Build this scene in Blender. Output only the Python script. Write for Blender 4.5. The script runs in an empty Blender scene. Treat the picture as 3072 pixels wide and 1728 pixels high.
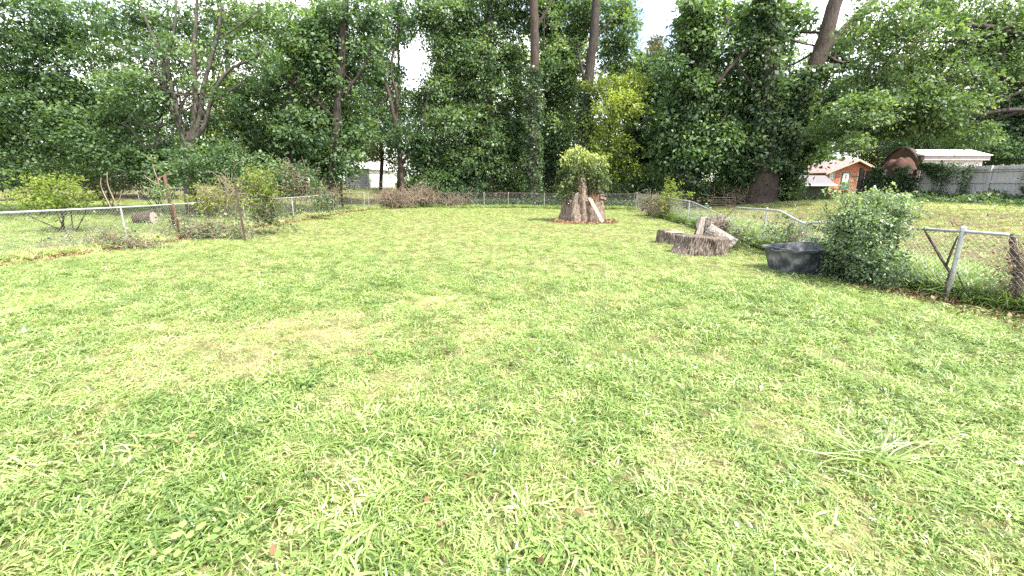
import bpy, math, random
import numpy as np
from mathutils import Vector, noise as mnoise

rng = np.random.default_rng(7)
random.seed(7)
C = bpy.context.scene.collection
scene = bpy.context.scene

# ------------------------------------------------------------------ camera, sky, sun, exposure
FPX, CAM_H = 430.0, 1.75
PITCH = math.atan(106 / FPX)
cam_d = bpy.data.cameras.new("camera")
cam_d.sensor_width = 36.0
cam_d.lens = 36.0 * FPX / 1024.0
cam_d.clip_start = 0.05
cam_d.clip_end = 2000
cam = bpy.data.objects.new("camera", cam_d)
C.objects.link(cam)
cam.location = (0, 0, CAM_H)
cam.rotation_euler = (math.pi / 2 - PITCH, 0, 0)
scene.camera = cam

SUN_EL, SUN_AZ = math.radians(56), math.radians(128)      # azimuth clockwise from +Y (camera looks +Y)
world = bpy.data.worlds.new("World")
scene.world = world
world.use_nodes = True
wn, wl = world.node_tree.nodes, world.node_tree.links
bg = wn["Background"]
sky = wn.new("ShaderNodeTexSky")
sky.sky_type = 'NISHITA'
sky.sun_disc = False
sky.sun_elevation = SUN_EL
sky.sun_rotation = SUN_AZ
sky.dust_density = 2.5
sky.air_density = 1.0
tc = wn.new("ShaderNodeTexCoord")
mp = wn.new("ShaderNodeMapping")
mp.inputs['Scale'].default_value = (1, 1, 2.2)
cl = wn.new("ShaderNodeTexNoise")
cl.inputs['Scale'].default_value = 3.0
cl.inputs['Detail'].default_value = 6
cr = wn.new("ShaderNodeValToRGB")
cr.color_ramp.elements[0].position = 0.36
cr.color_ramp.elements[1].position = 0.56
cmix = wn.new("ShaderNodeMixRGB")
cmix.inputs[2].default_value = (7.6, 7.7, 7.9, 1)
wl.new(tc.outputs['Generated'], mp.inputs[0]); wl.new(mp.outputs[0], cl.inputs[0])
wl.new(cl.outputs[0], cr.inputs[0]); wl.new(cr.outputs[0], cmix.inputs[0])
wl.new(sky.outputs[0], cmix.inputs[1]); wl.new(cmix.outputs[0], bg.inputs[0])
bg.inputs[1].default_value = 0.15

sun_d = bpy.data.lights.new("sun", 'SUN')
sun_d.energy = 4.3
sun_d.angle = math.radians(2.5)
sun_d.color = (1.0, 0.95, 0.86)
sun = bpy.data.objects.new("sun", sun_d)
C.objects.link(sun)
sd = Vector((math.sin(SUN_AZ) * math.cos(SUN_EL), math.cos(SUN_AZ) * math.cos(SUN_EL), math.sin(SUN_EL)))
sun.rotation_euler = (-sd).to_track_quat('-Z', 'Y').to_euler()

scene.view_settings.view_transform = 'Standard'
scene.view_settings.look = 'None'
scene.view_settings.gamma = 1
scene.view_settings.use_curve_mapping = False
scene.view_settings.exposure = 1.66
scene.render.film_transparent = False
scene.render.filter_size = 1.2
scene.cycles.max_bounces = 6
scene.cycles.diffuse_bounces = 4
scene.cycles.glossy_bounces = 2
scene.cycles.transmission_bounces = 4
scene.cycles.use_denoising = False
scene.cycles.use_adaptive_sampling = False
scene.cycles.caustics_reflective = False
scene.cycles.caustics_refractive = False

# ------------------------------------------------------------------ from the lens' geometry to places in the yard
_c, _s = math.cos(PITCH), math.sin(PITCH)
def ray(px, py):
    v = (288 - py) / FPX
    return np.array([(px - 512) / FPX, _c + v * _s, -_s + v * _c])
def W(px, py, Y):
    d = ray(px, py); return np.array([0, 0, CAM_H]) + d * (Y / d[1])
def WX(px, py, X):
    d = ray(px, py); return np.array([0, 0, CAM_H]) + d * (X / d[0])
def G(px, py, z=0.0):
    d = ray(px, py); return np.array([0, 0, CAM_H]) + d * ((z - CAM_H) / d[2])
def mpp(px, py, Y):
    return (Y / ray(px, py)[1]) / FPX

def ss(a, b, x):
    t = np.clip((np.asarray(x, float) - a) / (b - a), 0, 1)
    return t * t * (3 - 2 * t)
def terrain(x, y):
    x = np.asarray(x, float); y = np.asarray(y, float)
    z = 0.72 * ss(9.5, 19, x) * (1 - 0.85 * ss(24, 36, y))
    z = z + 0.78 * ss(33, 58, y) * ss(2, -10, x)
    z = z + 0.25 * ss(-13, -17, x) * ss(18, 30, y)
    z = z + 0.018 * np.sin(x * 0.9 + 1.3) * np.sin(y * 0.7) + 0.012 * np.sin(x * 2.3 + y * 1.7) * ss(1, 5, y)
    return z

# ------------------------------------------------------------------ helpers
def tag(o, label=None, cat=None, group=None, kind=None):
    if label: o['label'] = label
    if cat: o['category'] = cat
    if group: o['group'] = group
    if kind: o['kind'] = kind
    return o
def empty(name, loc=(0, 0, 0)):
    o = bpy.data.objects.new(name, None)
    o.empty_display_size = 0.2
    C.objects.link(o); o.location = loc
    bpy.context.view_layer.update() if False else None
    return o
def link(name, me, mat=None, parent=None):
    if mat is not None and not me.materials: me.materials.append(mat)
    o = bpy.data.objects.new(name, me)
    C.objects.link(o)
    if parent is not None:
        o.parent = parent
        if parent.type == 'EMPTY' or True:
            o.location = -Vector(parent.location) if parent.parent is None else (0, 0, 0)
    return o
def np_mesh(name, V, F, tint=None, smooth=False):
    """V (n,3); F (k,m) faces all of m corners"""
    V = np.ascontiguousarray(V, dtype=np.float32); F = np.ascontiguousarray(F, dtype=np.int32)
    me = bpy.data.meshes.new(name)
    me.vertices.add(len(V)); me.vertices.foreach_set("co", V.ravel())
    m = F.shape[1]
    me.loops.add(F.size); me.loops.foreach_set("vertex_index", F.ravel())
    me.polygons.add(len(F)); me.polygons.foreach_set("loop_start", np.arange(0, F.size, m, dtype=np.int32))
    if smooth: me.polygons.foreach_set("use_smooth", np.ones(len(F), dtype=bool))
    if tint is not None:
        a = me.attributes.new("tint", 'FLOAT', 'POINT'); a.data.foreach_set("value", np.ascontiguousarray(tint, dtype=np.float32))
    me.update(calc_edges=True)
    return me

class MB:
    def __init__(s): s.v = []; s.f = []
    def add(s, V, F):
        n = len(s.v); s.v += [tuple(map(float, p)) for p in V]; s.f += [tuple(i + n for i in f) for f in F]
    def box(s, a, b):
        (x0, y0, z0), (x1, y1, z1) = a, b
        s.add([(x0,y0,z0),(x1,y0,z0),(x1,y1,z0),(x0,y1,z0),(x0,y0,z1),(x1,y0,z1),(x1,y1,z1),(x0,y1,z1)],
              [(0,3,2,1),(4,5,6,7),(0,1,5,4),(1,2,6,5),(2,3,7,6),(3,0,4,7)])
    def obox(s, o, ux, uy, uz):          # box from a corner and three edge vectors
        o, ux, uy, uz = map(np.array, (o, ux, uy, uz))
        P = [o, o+ux, o+ux+uy, o+uy, o+uz, o+ux+uz, o+ux+uy+uz, o+uy+uz]
        s.add(P, [(0,3,2,1),(4,5,6,7),(0,1,5,4),(1,2,6,5),(2,3,7,6),(3,0,4,7)])
    def prism(s, poly, d):               # planar polygon pushed along vector d
        n = len(poly); P = [np.array(p) for p in poly]; Q = [p + np.array(d) for p in P]
        s.add(P + Q, [tuple(range(n))[::-1], tuple(range(n, 2*n))] + [(i, (i+1) % n, n+(i+1) % n, n+i) for i in range(n)])
    def tube(s, path, rad, sides=6, rough=0.0, cap=True):
        V, F = tube_np(path, rad, sides, rough)
        s.add(V, [tuple(f) for f in F])
        if cap:
            n = len(s.v); k = len(V)
            s.f.append(tuple(n - k + i for i in range(sides))[::-1]); s.f.append(tuple(n - sides + i for i in range(sides)))
    def build(s, name, mat=None, parent=None, smooth=False, bevel=0):
        me = bpy.data.meshes.new(name); me.from_pydata(s.v, [], s.f)
        if smooth: me.polygons.foreach_set("use_smooth", [True] * len(me.polygons))
        me.update()
        o = link(name, me, mat, parent)
        if bevel:
            b = o.modifiers.new("bevel", 'BEVEL'); b.width = bevel; b.segments = 2; b.limit_method = 'ANGLE'
        return o

def catmull(P, k=4):
    P = np.array(P, float)
    if len(P) < 3: 
        t = np.linspace(0, 1, k + 1)[:, None]; return P[0] * (1 - t) + P[-1] * t
    Q = np.vstack([2 * P[0] - P[1], P, 2 * P[-1] - P[-2]])
    out = []
    for i in range(1, len(Q) - 2):
        p0, p1, p2, p3 = Q[i-1], Q[i], Q[i+1], Q[i+2]
        for t in np.linspace(0, 1, k, endpoint=False):
            out.append(0.5 * ((2*p1) + (-p0+p2)*t + (2*p0-5*p1+4*p2-p3)*t*t + (-p0+3*p1-3*p2+p3)*t**3))
    out.append(P[-1])
    return np.array(out)
def tube_np(path, rad, sides=6, rough=0.0):
    P = np.array(path, float); n = len(P)
    R = np.full(n, rad, float) if np.isscalar(rad) else np.array(rad, float)
    T = np.gradient(P, axis=0); T /= np.linalg.norm(T, axis=1)[:, None] + 1e-9
    ref = np.array([0, 1, 0]) if abs(T[0][2]) > 0.6 else np.array([0, 0, 1])
    U = np.cross(T, ref); U /= np.linalg.norm(U, axis=1)[:, None] + 1e-9
    B = np.cross(T, U)
    a = np.linspace(0, 2 * np.pi, sides, endpoint=False)
    rr = R[:, None] * (1 + rough * (rng.random((n, sides)) - .5) + rough * .8 * np.sin(a * 5 + .7)[None])
    V = P[:, None] + rr[..., None] * (np.cos(a)[None, :, None] * U[:, None] + np.sin(a)[None, :, None] * B[:, None])
    F = []
    i = np.arange(n - 1)[:, None] * sides; j = np.arange(sides)[None]
    jn = (j + 1) % sides
    F = np.stack([i + j, i + jn, i + sides + jn, i + sides + j], -1).reshape(-1, 4)
    return V.reshape(-1, 3), F

# ------------------------------------------------------------------ materials
def mat(name):
    m = bpy.data.materials.new(name); m.use_nodes = True
    nt = m.node_tree; return m, nt, nt.nodes, nt.links, nt.nodes['Principled BSDF']
def ramp(N, stops):
    r = N.new('ShaderNodeValToRGB'); e = r.color_ramp.elements
    while len(e) < len(stops): e.new(0.5)
    for k, (p, c) in enumerate(stops): e[k].position = p; e[k].color = (*c, 1)
    return r
def surface(name, c1, c2, scale=8, rough=0.85, bump=0.3, stretch=(1, 1, 1), spec=0.3, c3=None, metal=0, bscale=None, space='Object', detail=8):
    m, nt, N, L, P = mat(name)
    t = N.new('ShaderNodeTexCoord'); mpn = N.new('ShaderNodeMapping'); mpn.inputs['Scale'].default_value = stretch
    if space == 'World':
        g = N.new('ShaderNodeNewGeometry'); L.new(g.outputs['Position'], mpn.inputs[0])
    else: L.new(t.outputs['Object'], mpn.inputs[0])
    n1 = N.new('ShaderNodeTexNoise'); n1.inputs['Scale'].default_value = scale; n1.inputs['Detail'].default_value = detail; n1.inputs['Roughness'].default_value = .65
    L.new(mpn.outputs[0], n1.inputs[0])
    st = [(0.34, c1), (0.66, c2)] if c3 is None else [(0.3, c1), (0.52, c2), (0.7, c3)]
    r = ramp(N, st); L.new(n1.outputs[0], r.inputs[0]); L.new(r.outputs[0], P.inputs['Base Color'])
    P.inputs['Roughness'].default_value = rough; P.inputs['Specular IOR Level'].default_value = spec; P.inputs['Metallic'].default_value = metal
    if bump:
        n2 = N.new('ShaderNodeTexNoise'); n2.inputs['Scale'].default_value = bscale or scale * 2.5; n2.inputs['Detail'].default_value = 6
        L.new(mpn.outputs[0], n2.inputs[0])
        b = N.new('ShaderNodeBump'); b.inputs['Strength'].default_value = bump; b.inputs['Distance'].default_value = 0.05
        L.new(n2.outputs[0], b.inputs['Height']); L.new(b.outputs[0], P.inputs['Normal'])
    return m
def leafy(name, stops, trans=0.44, rough=0.5, spec=0.35, patch=0.35, pscale=0.35, instancer=False, tcol=(1.25, 1.35, 0.45)):
    m, nt, N, L, P = mat(name)
    a = N.new('ShaderNodeAttribute'); a.attribute_name = 'tint'
    if instancer: a.attribute_type = 'INSTANCER'
    g = N.new('ShaderNodeNewGeometry')
    n1 = N.new('ShaderNodeTexNoise'); n1.inputs['Scale'].default_value = pscale; n1.inputs['Detail'].default_value = 4
    L.new(g.outputs['Position'], n1.inputs[0])
    mx = N.new('ShaderNodeMath'); mx.operation = 'MULTIPLY_ADD'; mx.inputs[1].default_value = patch * 2; 
    sub = N.new('ShaderNodeMath'); sub.operation = 'ADD'; sub.inputs[1].default_value = -patch
    L.new(n1.outputs[0], mx.inputs[0]); L.new(a.outputs['Fac'], mx.inputs[2]); L.new(mx.outputs[0], sub.inputs[0])
    r = ramp(N, stops); L.new(sub.outputs[0], r.inputs[0])
    L.new(r.outputs[0], P.inputs['Base Color'])
    P.inputs['Roughness'].default_value = rough; P.inputs['Specular IOR Level'].default_value = spec
    tr = N.new('ShaderNodeBsdfTranslucent'); mc = N.new('ShaderNodeMixRGB'); mc.blend_type = 'MULTIPLY'; mc.inputs[0].default_value = 1
    mc.inputs[2].default_value = (*tcol, 1); L.new(r.outputs[0], mc.inputs[1]); L.new(mc.outputs[0], tr.inputs[0])
    ms = N.new('ShaderNodeMixShader'); ms.inputs[0].default_value = trans
    L.new(P.outputs[0], ms.inputs[1]); L.new(tr.outputs[0], ms.inputs[2]); L.new(ms.outputs[0], N['Material Output'].inputs[0])
    return m

M = {}
M['leaf_dark'] = leafy('leaf_dark', [(0.0, (0.035, 0.073, 0.039)), (.5, (0.081, 0.137, 0.067)), (1, (0.196, 0.266, 0.133))])
M['leaf_mid'] = leafy('leaf_mid', [(0.0, (0.044, 0.084, 0.044)), (.5, (0.105, 0.172, 0.077)), (1, (0.243, 0.333, 0.166))])
M['leaf_light'] = leafy('leaf_light', [(0.0, (0.055, 0.101, 0.048)), (.5, (0.132, 0.201, 0.092)), (1, (0.287, 0.368, 0.184))])
M['leaf_yellow'] = leafy('leaf_yellow', [(0.0, (.07, .11, .025)), (.5, (.18, .24, .05)), (1, (.36, .40, .11))], trans=.5)
M['leaf_ivy'] = leafy('leaf_ivy', [(0.0, (0.033, 0.065, 0.035)), (.5, (0.090, 0.144, 0.075)), (1, (0.250, 0.325, 0.175))], rough=.4, spec=.5)
M['leaf_far'] = leafy('leaf_far', [(0.0, (0.048, 0.090, 0.036)), (.5, (0.102, 0.156, 0.054)), (1, (0.240, 0.288, 0.108))], trans=.45)  # yellow-green of backlit leaves put into the base colour
M['leaf_olive'] = leafy('leaf_olive', [(0.0, (.05, .06, .03)), (.5, (.12, .12, .06)), (1, (.24, .22, .13))], trans=.4)
M['leaf_vine'] = leafy('leaf_vine', [(0.0, (.03, .05, .022)), (.4, (.14, .19, .07)), (1, (.46, .50, .18))], trans=.35)
M['leaf_bush'] = leafy('leaf_bush', [(0.0, (.05, .085, .05)), (.5, (.15, .215, .125)), (1, (.36, .43, .29))], rough=.42, spec=.5, pscale=2.0)
M['dead'] = surface('dead_twigs', (.13, .095, .065), (.30, .24, .18), scale=6, bump=0)
M['dead_leaf'] = leafy('dead_leaf', [(0, (.10, .045, .025)), (.5, (.24, .13, .075)), (1, (.46, .34, .21))], trans=.15, tcol=(1, .9, .7))
M['bark_grey'] = surface('bark_grey', (.025, .021, .017), (.075, .066, .055), scale=5, stretch=(3, 3, .6), bump=.8, c3=(.14, .125, .105))
M['bark_dark'] = surface('bark_dark', (.02, .016, .014), (.065, .053, .045), scale=5, stretch=(3, 3, .5), bump=.9)
M['bark_brown'] = surface('bark_brown', (.028, .02, .016), (.085, .064, .05), scale=5, stretch=(3, 3, .5), bump=.9)
M['galv'] = surface('galvanised_steel', (.30, .31, .32), (.50, .51, .52), scale=14, rough=.5, bump=.05, metal=.55, spec=.5)
M['galv_old'] = surface('weathered_steel', (.22, .18, .15), (.42, .40, .38), scale=10, rough=.65, bump=.1, metal=.35)
M['wire'] = surface('fence_wire', (.16, .15, .14), (.34, .33, .31), scale=9, rough=.6, bump=0, metal=.4)
M['post_brown'] = surface('brown_post', (.035, .025, .02), (.11, .08, .065), scale=9, rough=.85, bump=.2)
M['rust'] = surface('rusty_steel', (.045, .024, .018), (.13, .065, .045), scale=9, rough=.85, bump=.2)

# ------------------------------------------------------------------ ground
LEFT = [(-12.6, -2), (-12.0, 5), (-11.5, 9.5), (-10.8, 12.0), (-10.7, 13.8), (-10.35, 19), (-9.94, 27.1), (-9.46, 28.1), (-7.6, 30.2), (-5.8, 30.9)]
RIGHT = [(8.0, 28.2), (7.45, 23.0), (7.4, 21.1), (7.34, 18.1), (6.8, 12.6), (6.61, 11.3), (6.63, 6.33), (6.85, 5.6), (7.3, 2), (7.6, -2)]
def lx(y): return np.interp(y, [p[1] for p in LEFT], [p[0] for p in LEFT])
def rx(y): return np.interp(y, [p[1] for p in RIGHT[::-1]], [p[0] for p in RIGHT[::-1]])
def back_y(x): return np.interp(x, [-9.5, -5.8, 0, 8.0], [29, 30.9, 30.3, 28.2])

def spots(x, y, L):
    r = np.zeros_like(np.asarray(x, float))
    for (px, py, w, h, k) in L:
        c = G(px, py); a = G(px + w, py); b0 = G(px, py - h); b1 = G(px, py + h)
        sx = abs(a[0] - c[0]); sy = max(.15, (b0[1] - b1[1]) / 2)
        r = np.maximum(r, k * np.exp(-(((x - c[0]) / sx) ** 2 + ((y - c[1]) / sy) ** 2)))
    return r
DRY = [(300, 335, 75, 26, 1), (215, 350, 80, 20, .75), (270, 365, 60, 20, .9), (385, 385, 60, 26, .8), (360, 340, 50, 18, .7), (490, 335, 45, 12, .6), (340, 400, 45, 20, .6),
       (775, 430, 48, 22, .8), (90, 470, 30, 14, .7), (600, 300, 60, 14, .35), (420, 300, 50, 12, .4), (880, 475, 50, 22, .55),
       (700, 460, 30, 8, .35), (560, 475, 40, 10, .35), (460, 545, 60, 15, .4), (600, 268, 120, 12, .3), (150, 330, 50, 12, .4), (40, 300, 50, 10, .4)]
def lownoise(x, y, s, seed=0):
    r = 0
    for k, (fx, fy, ph) in enumerate([(1, .3, .1), (-.6, 1, 2.1), (.5, .9, 4.2), (1.7, -1.3, 1.1), (-2.1, .8, 3.3), (2.6, 2.3, 5.1)]):
        r = r + np.sin((x * fx + y * fy) * s + ph + seed * 1.7) / (1 + .35 * k)
    return r / 3.4
def dryness(x, y):
    d = spots(x, y, DRY) + .22 * lownoise(x, y, 1.9) + .22 * lownoise(x, y, 5.1, 2)
    d = d * (.72 + .5 * lownoise(x, y, 7.3, 11)) + .12 * lownoise(x, y, 13., 4)
    d = d + .30 * ss(9.3, 11, x) * (y < 30)                         # the mown rough beyond the right fence
    d = np.maximum(d, .55 * np.exp(-((x - lx(y) - .25) / .45) ** 2))
    return np.clip(d, 0, 1)

gx = np.concatenate([np.linspace(-400, -45, 10), np.linspace(-40, 60, 240), np.linspace(66, 400, 10)])
gy = np.concatenate([np.linspace(-60, -3, 8), np.linspace(-2, 70, 200), np.linspace(78, 900, 14)])
XX, YY = np.meshgrid(gx, gy)
ZZ = terrain(XX, YY)
nx, ny = len(gx), len(gy)
idx = np.arange(nx * ny).reshape(ny, nx)
F = np.stack([idx[:-1, :-1], idx[:-1, 1:], idx[1:, 1:], idx[1:, :-1]], -1).reshape(-1, 4)
me = np_mesh('ground', np.stack([XX, YY, ZZ], -1).reshape(-1, 3), F, smooth=True)
# how bare / leaf-littered the soil is, 0 lawn .. 1 wood floor; raised in the right yard as painted tree shade
bare = np.maximum(ss(-.2, 1.2, YY - back_y(XX)) * ((XX > -9.4) & (XX < 19)), .9 * np.exp(-((XX - lx(YY) - .1) / .5) ** 2) * (YY < 30))
bare = np.maximum(bare, ss(9, 11, XX) * ss(27, 30, YY) * (1 - ss(19, 22, XX)))
bare = np.maximum(bare, .65 * ss(8.5, 11, XX) * (YY < 28))  # right yard dirt, mixed darker to stand in for tree shade
bare = np.maximum(bare, .7 * np.exp(-(((XX - 3.3) / 1.3) ** 2 + ((YY - 19.6) / 1.0) ** 2)))
a = me.attributes.new('bare', 'FLOAT', 'POINT'); a.data.foreach_set('value', bare.ravel().astype(np.float32))
m, nt, N, L, P = mat('soil_and_thatch')
g = N.new('ShaderNodeNewGeometry'); at = N.new('ShaderNodeAttribute'); at.attribute_name = 'bare'
n1 = N.new('ShaderNodeTexNoise'); n1.inputs['Scale'].default_value = 3; n1.inputs['Detail'].default_value = 10; n1.inputs['Roughness'].default_value = .7
n2 = N.new('ShaderNodeTexNoise'); n2.inputs['Scale'].default_value = 28; n2.inputs['Detail'].default_value = 6
L.new(g.outputs['Position'], n1.inputs[0]); L.new(g.outputs['Position'], n2.inputs[0])
r1 = ramp(N, [(.3, (.05, .055, .022)), (.5, (.115, .105, .048)), (.68, (.25, .20, .11))]); L.new(n1.outputs[0], r1.inputs[0])  # lawn soil kept dark to stand in for shade between the blades
r2 = ramp(N, [(.3, (.04, .030, .018)), (.52, (.11, .075, .045)), (.7, (.22, .16, .105))]); L.new(n2.outputs[0], r2.inputs[0])
mx = N.new('ShaderNodeMixRGB'); L.new(at.outputs['Fac'], mx.inputs[0]); L.new(r1.outputs[0], mx.inputs[1]); L.new(r2.outputs[0], mx.inputs[2])
L.new(mx.outputs[0], P.inputs['Base Color']); P.inputs['Roughness'].default_value = .95; P.inputs['Specular IOR Level'].default_value = .15
b = N.new('ShaderNodeBump'); b.inputs['Strength'].default_value = .6; b.inputs['Distance'].default_value = .04; L.new(n2.outputs[0], b.inputs['Height']); L.new(b.outputs[0], P.inputs['Normal'])
ground = link('ground', me, m); tag(ground, kind='structure')

# ------------------------------------------------------------------ grass: blades on tufts, scattered as one mass
M['grass'] = leafy('grass_blades', [(0, (.08, .145, .03)), (.25, (.22, .32, .08)), (.5, (.385, .455, .18)), (.72, (.52, .50, .24)), (1, (.60, .50, .32))],
                   trans=.35, rough=.36, spec=.6, patch=.16, pscale=1.3, instancer=True, tcol=(1.1, 1.15, .6))
def blade_mesh(name, n, length, width, spread, flat, segs=4, seed=0, stem=0.0, jitter=.5):
    r = np.random.default_rng(seed)
    V, F = [], []
    for k in range(n):
        az = r.uniform(0, 2 * np.pi); Ln = length * r.uniform(1 - jitter, 1 + jitter * .4); w = width * r.uniform(.6, 1.25)
        b0 = np.array([r.normal(0, spread), r.normal(0, spread), stem * r.random()])
        th = r.uniform(.15, .7) + flat * .5; bend = r.uniform(.5, 1.5) * flat + .3
        h = np.array([math.cos(az), math.sin(az), 0]); side = np.array([-h[1], h[0], 0])
        tw = r.uniform(-.6, .6)
        p = b0.copy(); st = len(V)
        for i in range(segs + 1):
            t = i / segs
            ww = w * (1 - t ** 2.2) * (0.75 + .5 * min(1, t * 3))
            sv = side * math.cos(tw * t) + np.array([0, 0, 1]) * math.sin(tw * t)
            if i == segs: V.append(p.copy())
            else: V.append(p - sv * ww / 2); V.append(p + sv * ww / 2)
            ang = th + bend * t * 1.6
            p = p + (h * math.sin(ang) + np.array([0, 0, 1]) * math.cos(ang)) * Ln / segs
            p[2] = max(p[2], .004)
        for i in range(segs - 1):
            a0 = st + 2 * i; F.append((a0, a0 + 1, a0 + 3, a0 + 2))
        a0 = st + 2 * (segs - 1); F.append((a0, a0 + 1, st + 2 * segs))
    me = bpy.data.meshes.new(name); me.from_pydata([tuple(v) for v in V], [], F); me.materials.append(M['grass']); me.update()
    return me
def weed_mesh(name, n, size, seed):
    r = np.random.default_rng(seed); V, F = [], []
    for k in range(n):
        az = r.uniform(0, 2 * np.pi); d = r.uniform(.01, .09); z = r.uniform(.02, .07)
        c = np.array([math.cos(az) * d, math.sin(az) * d, z]); h = np.array([math.cos(az), math.sin(az), r.uniform(-.2, .5)]); s = np.array([-h[1], h[0], r.uniform(-.2, .2)])
        L_, w = size * r.uniform(.7, 1.3), size * .36
        st = len(V)
        V += [c, c + h * L_ * .35 + s * w, c + h * L_ * .75 + s * w * .8, c + h * L_, c + h * L_ * .75 - s * w * .8, c + h * L_ * .35 - s * w]
        F.append(tuple(range(st, st + 6)))
    me = bpy.data.meshes.new(name); me.from_pydata([tuple(v) for v in V], [], F); me.materials.append(M['grass']); me.update()
    return me
tuft_coll = bpy.data.collections.new('grass_tufts')
specs = [('a0', 28, .105, .0078, .055, .85), ('a1', 24, .13, .0088, .06, .95), ('a2', 34, .085, .0064, .06, .75), ('a3', 18, .16, .0095, .055, 1.05),
         ('b4', 60, .055, .0030, .07, .7), ('b5', 55, .07, .0034, .08, .9)]
for k, (nm, n, ln, w, sp, fl) in enumerate(specs):
    o = bpy.data.objects.new('tuft_' + nm, blade_mesh('tuft_' + nm, n, ln, w, sp, fl, seed=k)); tuft_coll.objects.link(o)
for k in range(2):
    o = bpy.data.objects.new('tuft_c%d' % (6 + k), weed_mesh('weed', 9, .034, 20 + k)); tuft_coll.objects.link(o)
for k in range(2):                                                   # tall wild grass / weeds beyond the fence
    o = bpy.data.objects.new('tuft_d%d' % (8 + k), blade_mesh('tall', 34, .34, .013, .10, .55, seed=30 + k, stem=.12)); tuft_coll.objects.link(o)

def scatter(name, pts, scl, var, tint, tilt=.25):
    n = len(pts)
    me = bpy.data.meshes.new(name); me.vertices.add(n); me.vertices.foreach_set('co', pts.astype(np.float32).ravel())
    def at(nm, ty, v, key='value'):
        a = me.attributes.new(nm, ty, 'POINT'); a.data.foreach_set(key, v)
    rot = np.stack([rng.normal(0, tilt, n), rng.normal(0, tilt, n), rng.uniform(0, 6.283, n)], -1).astype(np.float32)
    at('rot', 'FLOAT_VECTOR', rot.ravel(), 'vector'); at('scl', 'FLOAT', scl.astype(np.float32)); at('var', 'INT', var.astype(np.int32)); at('tint', 'FLOAT', tint.astype(np.float32))
    me.update()
    o = link(name, me)
    ng = bpy.data.node_groups.new(name, 'GeometryNodeTree')
    ng.interface.new_socket('Geometry', in_out='INPUT', socket_type='NodeSocketGeometry'); ng.interface.new_socket('Geometry', in_out='OUTPUT', socket_type='NodeSocketGeometry')
    N, L = ng.nodes, ng.links
    gi, go = N.new('NodeGroupInput'), N.new('NodeGroupOutput')
    ci = N.new('GeometryNodeCollectionInfo'); ci.inputs['Collection'].default_value = tuft_coll; ci.inputs['Separate Children'].default_value = True; ci.inputs['Reset Children'].default_value = True
    ip = N.new('GeometryNodeInstanceOnPoints'); ip.inputs['Pick Instance'].default_value = True
    def na(nm, ty):
        q = N.new('GeometryNodeInputNamedAttribute'); q.data_type = ty; q.inputs['Name'].default_value = nm; return [s for s in q.outputs if s.enabled][0]
    L.new(gi.outputs[0], ip.inputs['Points']); L.new(ci.outputs[0], ip.inputs['Instance'])
    L.new(na('var', 'INT'), ip.inputs['Instance Index']); L.new(na('rot', 'FLOAT_VECTOR'), ip.inputs['Rotation']); L.new(na('scl', 'FLOAT'), ip.inputs['Scale'])
    L.new(ip.outputs[0], go.inputs[0])
    md = o.modifiers.new('tufts', 'NODES'); md.node_group = ng
    return o
def in_view(x, y, pad=.8):
    lim = np.abs(x) < (y * 1.27 + 1.2 + pad)
    return lim & (y > 0.9)
def rand_area(x0, x1, y0, y1, dens):
    n = int((x1 - x0) * (y1 - y0) * dens)
    x = rng.uniform(x0, x1, n); y = rng.uniform(y0, y1, n)
    k = in_view(x, y); return x[k], y[k]
xs, ys = [], []
for (y0, y1, d) in [(0.9, 4, 290), (4, 8, 240), (8, 14, 160), (14, 31, 120)]:
    x, y = rand_area(-12.5, 8.2, y0, y1, d)
    k = (x > lx(y) + .15 + .25 * rng.random(len(x))) & (x < rx(y) + .1) & (y < back_y(x) - .1)
    k &= ~(((x - 3.3) / 1.05) ** 2 + ((y - 19.9) / .95) ** 2 < 1)
    xs.append(x[k]); ys.append(y[k])
x = np.concatenate(xs); y = np.concatenate(ys)
d = dryness(x, y)
lush = .5 + .5 * lownoise(x, y, 1.1, 5) + .25 * lownoise(x, y, 3.7, 8)
keep = rng.random(len(x)) > .12 * d * (.5 + np.clip(lush, 0, 1.4))
x, y, d, lush = x[keep], y[keep], d[keep], lush[keep]
u = rng.random(len(x))
var = np.where(u < d * .9 + .26, rng.integers(4, 6, len(x)), rng.integers(0, 4, len(x)))
var = np.where((rng.random(len(x)) < .04) & (d < .5), rng.integers(6, 8, len(x)), var)
far = ss(5, 16, y)
scl = (1.0 - .35 * d) * rng.uniform(.7, 1.2, len(x)) * (.8 + .35 * np.clip(lush, 0, 1)) * (1 - .30 * far)
scl = np.where(var >= 6, scl * 1.1, scl)
tint = np.clip(.25 + .50 * d + rng.normal(0, .17, len(x)) + .10 * far - .10 * (np.clip(lush, 0, 1) - .5), 0, 1)
tint = np.where(var >= 6, .12 + .5 * (tint - .2), tint).clip(0, 1)
pts = np.stack([x, y, terrain(x, y) - .004], -1)
tag(scatter('lawn_grass', pts, scl, var, tint), 'long pale green lawn grass with straw coloured dry patches', 'grass', kind='stuff')

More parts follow.
